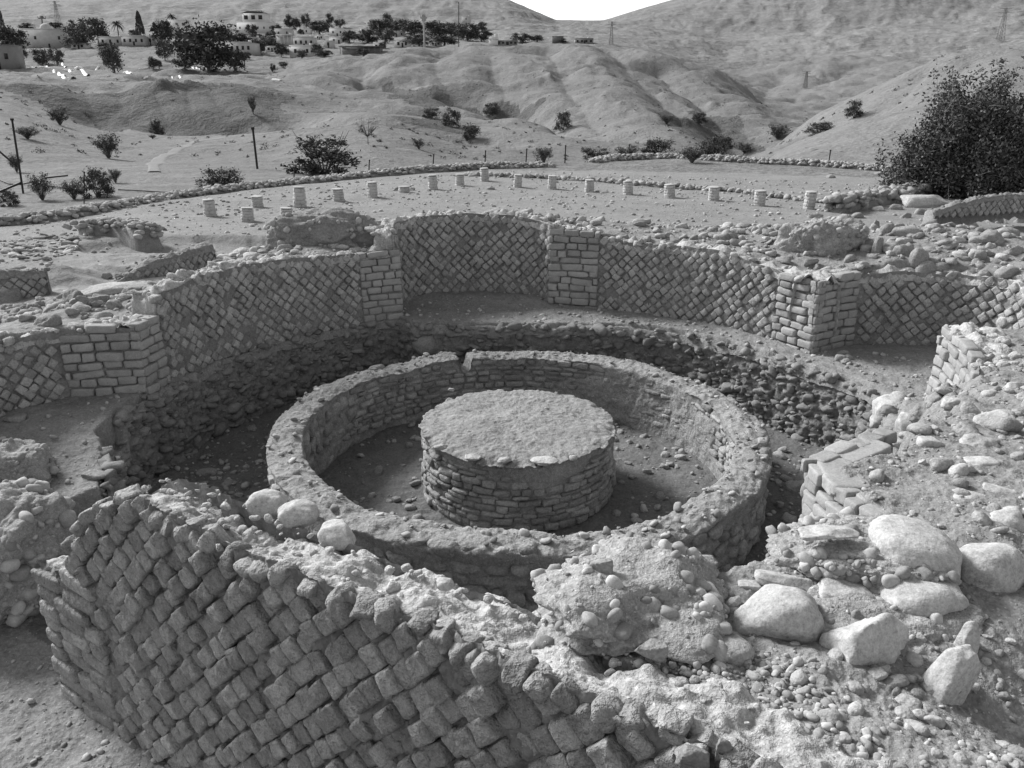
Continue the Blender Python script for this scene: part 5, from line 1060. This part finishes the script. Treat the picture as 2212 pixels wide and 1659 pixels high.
# strewn white plastic sheets on the left plateau
rgp = np.random.default_rng(8)
for i, (x0, y0, x1, y1, w_) in enumerate(((40, 145, 78, 146, 4), (86, 145, 108, 148, 4), (116, 152, 140, 166, 5), (135, 152, 168, 150, 5), (160, 150, 212, 145, 6), (150, 152, 190, 163, 6), (128, 160, 158, 170, 6), (216, 168, 236, 164, 5), (268, 156, 284, 160, 5), (300, 150, 322, 147, 4), (372, 166, 392, 168, 3), (410, 138, 420, 148, 4), (424, 146, 433, 150, 4), (588, 172, 606, 174, 5), (312, 168, 322, 167, 4), (96, 140, 102, 146, 3), (134, 136, 142, 146, 3), (524, 155, 530, 155, 3))):
    A_, B_ = hit(x0, y0), hit(x1, y1); mm = pxm(A_); K = 14; tt = np.linspace(0, 1, K)[:, None]; ct = A_ * (1 - tt) + B_ * tt; wv = np.linspace(-1, 1, 6); dirn = np.array([-(B_ - A_)[1], (B_ - A_)[0], 0]); dirn /= np.linalg.norm(dirn) + 1e-6
    dirn = np.array([0.3, 1, 0.]); wd = w_ * mm * .5
    P = ct[:, None] + dirn * (wv * wd * 1.6)[None, :, None]; P[..., 2] = gz(P[..., 0], P[..., 1]) + (.75 * wd * (1 - wv ** 2)[None] * (.7 + .5 * rgp.random((K, 1))) + .05); P = P + rgp.normal(size=P.shape) * wd * .12
    lo = P.copy(); lo[..., 2] -= .08; V = np.concatenate([P.reshape(-1, 3), lo.reshape(-1, 3)]); F = np.concatenate([gridF(K, 6), gridF(K, 6, K * 6)[:, ::-1]])
    o = mk('plastic_sheet', V, F, M['rag'], origin=tuple(A_)); tag(o, 'crumpled white plastic sheet strewn over the plateau edge below the left village trees', 'plastic sheet', 'white plastic sheets strewn on the left plateau')

# ------------------------------------------------------------------ village and its trees
def boxm(c, hs, rz=0):
    T, F = TPL[2]; T, F = cube_tpl(1); P = T * np.array(hs); cz, sz = cos(rz), sin(rz)
    return np.stack([P[:, 0] * cz - P[:, 1] * sz, P[:, 0] * sz + P[:, 1] * cz, P[:, 2]], -1) + np.array(c), F
def house(x0, x1, yt, yb, label, mat='wall', win=(3, 1), roof='flat', rz=0.0, name='house', cat='house', porch=False, dome=False, upper=None, dfac=.8, openf=False):
    p = hit((x0 + x1) / 2, yb); m = pxm(p); w, h = (x1 - x0) * m * 1.08, (yb - yt) * m * 1.12; d = w * dfac; c = np.array([p[0], p[1] + d / 2, p[2]])
    root = thing(name, label, cat, tuple(p)); cz, sz = cos(rz), sin(rz)
    def B(nm, lx, ly, lz, hx, hy, hz, mt, par=root):
        V, F = boxm((c[0] + lx * cz - ly * sz, c[1] + lx * sz + ly * cz, c[2] + lz), (hx, hy, hz), rz); V0 = V
        o = mk(nm, V, F, M[mt], root, smooth=False)
        if par is not root: o.parent = par
        return o
    if openf:
        for q in np.linspace(-1, 1, 8): B('post', q * (w / 2 - .1), -d / 2 + .1, h / 2, .08, .08, h / 2, 'darkwall')
        B('wall', 0, d / 2, h / 2, w / 2, .15, h / 2, 'darkwall'); B('roof', 0, 0, h, w / 2 + .3, d / 2 + .3, .1, 'roof'); return root
    B('wall', 0, 0, h / 2 - .4, w / 2, d / 2, h / 2 + .4, mat)
    if roof == 'flat': B('roof', 0, 0, h + .08, w / 2 + .12, d / 2 + .12, .10, mat)
    n, rows = win; 
    for r_ in range(rows):
        hh = h / rows
        for i in range(n):
            lx = -w / 2 + w * (i + .5) / n; B('window', lx, -d / 2, hh * (r_ + .55), min(.55, w / n * .28), .06, min(hh * .24, .8), 'window')
    if n: B('door', w * .02, -d / 2, min(1.0, h * .35), min(.5, w * .06), .07, min(1.0, h * .35), 'window')
    if porch:
        for q in np.linspace(-.95, .95, 5): B('column', q * w / 2, -d / 2 - 1.6, h / 2, .14, .14, h / 2, 'white')
        B('porch_roof', 0, -d / 2 - 1, h + .02, w / 2 + .1, 1.1, .12, 'white')
    if mat == 'white' or w > 9:
        B('water_tank', w * .28, d * .1, h + .9, .55, .55, .6, 'white'); B('roof_parapet', 0, -d / 2 + .1, h + .3, w / 2, .1, .25, mat)
    if dome:
        T, F = TPL[9]; T = T / np.linalg.norm(T, axis=1, keepdims=True); mk('dome', T * [w * .13, w * .13, w * .15] + c + [-.18 * w, 0, h + .1], F, M['wall'], root)
    if upper:
        for (fx0, fx1, fh, mt) in upper:
            uw = (fx1 - fx0) * w; B('upper_floor', -w / 2 + (fx0 + fx1) / 2 * w, 0, h + fh * h / 2, uw / 2, d * .38, fh * h / 2, mt)
            for q in range(3): B('window', -w / 2 + (fx0 + (fx1 - fx0) * (q + .5) / 3) * w, -d * .38, h + fh * h * .55, uw * .09, .06, fh * h * .22, 'window')
            if roof != 'open': 
                V = []; a0 = uw / 2 + .5; b0 = d * .38 + .5; z0 = h * (1 + fh); lx = -w / 2 + (fx0 + fx1) / 2 * w
                for (qx, qy, qz) in ((-a0, -b0, z0), (a0, -b0, z0), (a0, b0, z0), (-a0, b0, z0), (-a0 * .35, 0, z0 + .45 * h * fh), (a0 * .35, 0, z0 + .45 * h * fh)): V.append((c[0] + (lx + qx) * cz - qy * sz, c[1] + (lx + qx) * sz + qy * cz, c[2] + qz))
                F = [(0, 1, 5, 4), (1, 2, 5, 5), (2, 3, 4, 5), (3, 0, 4, 4), (0, 3, 2, 1)]
                F2 = [(0, 1, 5, 4), (2, 3, 4, 5), (0, 3, 2, 1)]; mk('hip_roof', V, F2, M['roof'], root, smooth=False)
                me = bpy.data.meshes.new('hip_end'); me.from_pydata([tuple(np.array(v) - np.array(root['_org'])) for v in V], [], [(1, 2, 5), (3, 0, 4)]); o = bpy.data.objects.new('hip_end', me); COL.objects.link(o); me.materials.append(M['roof']); o.parent = root
    return root
house(57, 150, 71, 103, 'low grey house with a pale dome at the left of the village', 'wall', (2, 1), dome=True, rz=.05)
house(-30, 27, 107, 150, 'dark low building at the left picture edge', 'darkwall', (3, 1))
house(217, 262, 84, 99, 'ruined low wall of a roofless house among the palms', 'wall', (3, 1)); house(266, 312, 82, 98, 'roofless grey ruin left of the second cypress', 'wall', (4, 1)); house(317, 334, 81, 98, 'small square hut at the foot of the cypress', 'wall', (1, 1))
house(364, 404, 50, 78, 'white two-storey house half hidden behind palms', 'white', (3, 2)); house(374, 410, 94, 110, 'dark open shed left of the big round tree', 'darkwall', (0, 0), openf=True)
house(517, 591, 53, 74, 'large white villa with an upper floor and dark hipped roof, biggest house of the village', 'white', (6, 1), upper=((.15, .75, .8, 'white'),), rz=-.08, dfac=.6)
house(488, 545, 97, 116, 'long pale house right of the big round tree', 'wall', (5, 1), rz=-.1); house(488, 508, 82, 92, 'small white box house above the long pale one', 'white', (1, 1)); house(595, 628, 66, 80, 'plain grey house right below the villa', 'wall', (2, 1)); house(643, 668, 64, 74, 'small pale house between dark trees above the porch house', 'white', (2, 1))
house(713, 743, 65, 78, 'bright white house with a stepped roof in the upper middle of the village', 'white', (2, 1), upper=None); house(777, 799, 64, 74, 'small white house against the dark grove', 'white', (1, 1)); house(600, 632, 80, 98, 'house with a white columned porch below the villa', 'wall', (0, 0), porch=True); house(636, 677, 85, 103, 'two-storey grey block with dark windows beside the porch house', 'wall', (4, 1))
house(629, 677, 104, 122, 'low wide white house at the lower edge of the village', 'white', (2, 1), rz=-.06); house(699, 720, 91, 103, 'small grey house left of the long pergola', 'wall', (1, 1)); house(713, 750, 84, 94, 'low white building above the pergola', 'white', (2, 1)); house(738, 820, 103, 117, 'long dark open pergola at the lower right of the village', 'darkwall', (0, 0), openf=True, name='pergola', cat='pergola', dfac=.3)
house(854, 884, 90, 102, 'low grey wall-like building left of the utility pole', 'wall', (2, 1)); house(668, 700, 47, 57, 'pale farmhouse highest on the slope behind the village', 'wall', (3, 1)); house(1057, 1075, 87, 97, 'small white shed at the left end of the hill crest', 'white', (0, 0)); house(1075, 1116, 90, 97, 'long low dark shed joined to the white one on the hill crest', 'darkwall', (5, 1))
house(1194, 1216, 81, 92, 'black box-like hut alone on the hill crest', 'roof', (0, 0), name='hut', cat='hut'); house(1244, 1280, 86, 94, 'low dark shed rightmost on the hill crest', 'darkwall', (4, 1)); house(998, 1016, 40, 56, 'pale square tower house above the grove', 'wall', (1, 2)); house(560, 600, 86, 98, 'grey terrace house under the villa', 'wall', (4, 1)); house(530, 560, 84, 94, 'low pale annexe left below the villa', 'wall', (2, 1)); house(840, 872, 70, 80, 'flat roofed pale house hidden among the grove trees', 'wall', (3, 1))
for q in ((420, 440, 84, 94, 'grey cube house between the two-storey house and the big tree', 'wall'), (444, 470, 74, 83, 'pale low house above the very large tree', 'wall'), (575, 600, 102, 112, 'small pale house left of the low wide white one', 'wall'), (683, 698, 78, 86, 'tiny white cube above the small grey house', 'white'), (752, 776, 76, 84, 'pale roofless house right of the bright white one', 'wall'),
          (808, 830, 96, 104, 'long whitewashed garden wall under the grove', 'white'), (884, 905, 84, 91, 'pale shed among the grove trees left of the utility pole', 'wall'), (930, 952, 92, 99, 'low grey shed right of the utility pole', 'wall'), (155, 185, 96, 106, 'broken grey wall under the clump of palms', 'wall'), (338, 352, 84, 96, 'narrow ruin right of the small square hut', 'wall'), (556, 580, 76, 84, 'white cube right under the villa', 'white'), (610, 628, 108, 116, 'grey shed above the round tree at the village edge', 'darkwall')):
    house(*q, win=(2, 1))
T_ = [(8, 88, 18, 70, 'tall dark cypress at the left picture edge', 'cypress'), (306, 90, 20, 56, 'tall narrow cypress standing alone left of the big round trees', 'cypress'), (163, 96, 28, 52, 'leftmost palm in the clump of palms', 'palm'), (184, 98, 28, 58, 'tallest palm in the clump of palms', 'palm'), (258, 88, 30, 44, 'single slim palm between two ruins', 'palm'),
      (375, 74, 26, 44, 'palm in front of the white two-storey house', 'palm'), (398, 78, 24, 34, 'shorter palm right of the white two-storey house', 'palm'), (28, 112, 62, 48, 'dark spreading tree beside the domed house', 'tree'), (214, 96, 44, 52, 'round dark tree right of the palms', 'tree'), (172, 104, 56, 44, 'dark tree at the foot of the palms', 'tree'),
      (358, 98, 52, 46, 'dense dark tree left of the two-storey house', 'tree'), (398, 96, 34, 30, 'small dark tree under the two-storey house', 'tree'), (357, 130, 36, 40, 'umbrella-shaped tree with a bare trunk on the plateau', 'tree'), (452, 156, 118, 92, 'very large round dark tree, biggest on the plateau', 'tree'), (508, 156, 50, 42, 'paler bushy tree joined to the right of the very large one', 'tree'),
      (248, 158, 44, 54, 'dark upright bush-like tree on the left plateau edge', 'tree'), (46, 132, 28, 34, 'dark tree behind the building at the left edge', 'tree'), (92, 142, 34, 32, 'round shrub tree above the white sheets', 'tree'), (124, 142, 30, 32, 'loose grey tree right of the round shrub tree', 'tree'), (331, 150, 22, 24, 'small round tree between the upright one and the very large one', 'tree'),
      (228, 118, 28, 24, 'low round tree in front of the ruins', 'tree'), (400, 150, 40, 28, 'scrubby low tree left of the very large one', 'tree'), (545, 78, 24, 22, 'small dark tree in front of the villa', 'tree'), (515, 94, 60, 20, 'dark hedge-like trees left below the villa', 'tree'), (590, 96, 30, 26, 'tree at the right corner of the villa', 'tree'), (625, 62, 18, 26, 'tall dark tree right behind the villa', 'tree'),
      (640, 64, 22, 22, 'round tree right of the tall one behind the villa', 'tree'), (662, 60, 20, 26, 'tree beside the farmhouse high on the slope', 'tree'), (690, 74, 48, 26, 'broad dark trees above the porch house', 'tree'), (712, 54, 16, 22, 'upright tree right of the farmhouse', 'tree'), (735, 60, 24, 16, 'low tree above the bright white house', 'tree'), (600, 76, 26, 20, 'dark tree between villa and grey house', 'tree'),
      (608, 122, 26, 26, 'round tree left of the low wide white house', 'tree'), (652, 126, 22, 16, 'small round tree in front of the low wide white house', 'tree'), (686, 120, 26, 22, 'dark tree right of the low wide white house', 'tree'), (560, 118, 30, 28, 'round dark tree right of the long pale house', 'tree'), (580, 104, 46, 22, 'dark tree under the terrace house', 'tree'), (700, 122, 36, 12, 'low scrub tree below the small grey house', 'tree'),
      (785, 122, 28, 14, 'low dark tree in front of the pergola', 'tree'), (828, 106, 16, 14, 'small round tree at the right end of the pergola', 'tree'), (755, 92, 30, 24, 'dark tree right of the bright white house', 'tree'), (795, 94, 52, 26, 'wide clipped dark grove tree, left of two', 'tree'), (833, 94, 42, 28, 'wide clipped dark grove tree, right of two', 'tree'), (815, 72, 44, 26, 'tree of the dark grove, left end', 'tree'),
      (838, 66, 20, 34, 'tallest tree sticking out of the dark grove', 'tree'), (862, 74, 46, 28, 'tree of the dark grove next to the tallest', 'tree'), (895, 80, 50, 30, 'tree of the dark grove left of the utility pole', 'tree'), (940, 84, 54, 34, 'tree of the dark grove right of the utility pole', 'tree'), (975, 84, 50, 32, 'tree of the dark grove behind the thin mast', 'tree'), (1010, 88, 50, 32, 'tree of the dark grove right of the mast', 'tree'),
      (1040, 90, 44, 22, 'low tree at the right end of the dark grove', 'tree'), (905, 100, 60, 22, 'low dark tree at the foot of the utility pole', 'tree'), (960, 98, 56, 20, 'low dark tree at the foot of the thin mast', 'tree'), (1042, 68, 22, 18, 'lone small tree on the slope above the sheds', 'tree'), (1125, 92, 40, 18, 'scrubby tree between the sheds and the black hut', 'tree'), (1160, 90, 34, 12, 'low scrub left of the black hut', 'tree'),
      (555, 88, 26, 14, 'small tree under the annexe of the villa', 'tree'), (430, 104, 60, 30, 'dark tree behind the very large round one', 'tree'), (530, 130, 26, 16, 'low bush tree right of the short dark pole', 'tree'), (590, 156, 12, 16, 'tiny dark tree at the plateau rim', 'tree'), (612, 146, 18, 12, 'tiny scrub on the rim right of the tiny tree', 'tree'), (60, 66, 30, 14, 'low tree behind the dome', 'tree'),
      (120, 62, 30, 12, 'low tree behind the domed house, right end', 'tree'), (290, 78, 22, 12, 'low tree behind the roofless ruin', 'tree'), (470, 84, 50, 22, 'dark tree between the two-storey house and the villa', 'tree'), (1216, 92, 16, 8, 'tuft right of the black hut', 'tree'), (345, 148, 12, 16, 'tiny tree right of the small round one on the plateau', 'tree'), (650, 74, 14, 10, 'tuft behind the small pale house', 'tree')]
for i, (px, py, w_, h_, lb, kd) in enumerate(T_): plant(px, py, w_ * (1.18 if kd == 'tree' else 1.12), h_ * 1.1, lb, kd, i % 4, leaf='leaf' if i % 3 else 'leaf2')
plant(545, 44, 14, 9, 'roof plants on the upper terrace of the villa', 'bush', 3, p=hit(545, 74)) if False else None
# low ground scrub dotted over the slopes (nobody could count it)
rg = np.random.default_rng(66); Cs = []
for k in range(1500):
    az = radians(rg.uniform(-33, 33)); r = math.exp(rg.uniform(math.log(75), math.log(420))); x, y = r * sin(az), r * cos(az)
    if fbm2(np.array([x / 40]), np.array([y / 40]), 3, 15)[0] + rg.uniform(-.2, .2) < 0: continue
    s_ = rg.uniform(.10, .30) * (1 + r / 300); Cs.append(np.array([x, y, 0]) + rg.normal(size=(26, 3)) * [s_ * .5, s_ * .5, s_ * .25] + [0, 0, s_ * .3])
C = np.concatenate(Cs); C[:, 2] += gz(C[:, 0], C[:, 1]); P, F = leaves(C, .08, rg, .5); tag(mk('scrub', P, F, M['leaf2'], smooth=False), 'tiny dry tufts of scrub dotted over the slopes', 'scrub', None, 'stuff')

# pale winding track on the plain beyond the court
tp_ = [hit(x, y) for x, y in ((334, 372), (332, 358), (345, 342), (385, 322), (430, 304), (500, 294), (570, 290), (630, 281), (680, 268), (716, 258))]
tq = smooth_path([p[:2] for p in tp_], 260, 14); T = np.gradient(tq, axis=0); T /= np.linalg.norm(T, axis=1, keepdims=True); Nn = np.stack([-T[:, 1], T[:, 0]], -1); w = np.linspace(-1, 1, 9)
wd = .55 + .45 * fbm2(np.arange(260) / 14., np.zeros(260), 3, 5); P = tq[:, None] + Nn[:, None] * (w[None] * wd[:, None])[..., None]; Z = gz(P[..., 0], P[..., 1]) + .07 - .12 * np.abs(w) ** 6
M['track'] = earth_mat('pale_dust_track', 0.195, scales=((0.3, .1), (2, .15), (8, .2)), bump=0.5, bdist=0.02)
tag(mk('dirt_track', np.concatenate([P, Z[..., None]], -1).reshape(-1, 3), gridF(260, 9), M['track']), kind='structure')
for (px, py, w_, h_, lb) in ((60, 300, 60, 26, 'grey scrub along the foot of the left spur'), (160, 430, 60, 40, 'low ragged bush just left of the dark blurred bush'), (20, 445, 50, 40, 'dark low bush at the left picture edge behind the cobble wall'), (250, 395, 34, 30, 'small bush above the dark blurred one on the left plain')): plant(px, py, w_, h_, lb, 'wispy' if w_ != 50 else 'bush', 2)
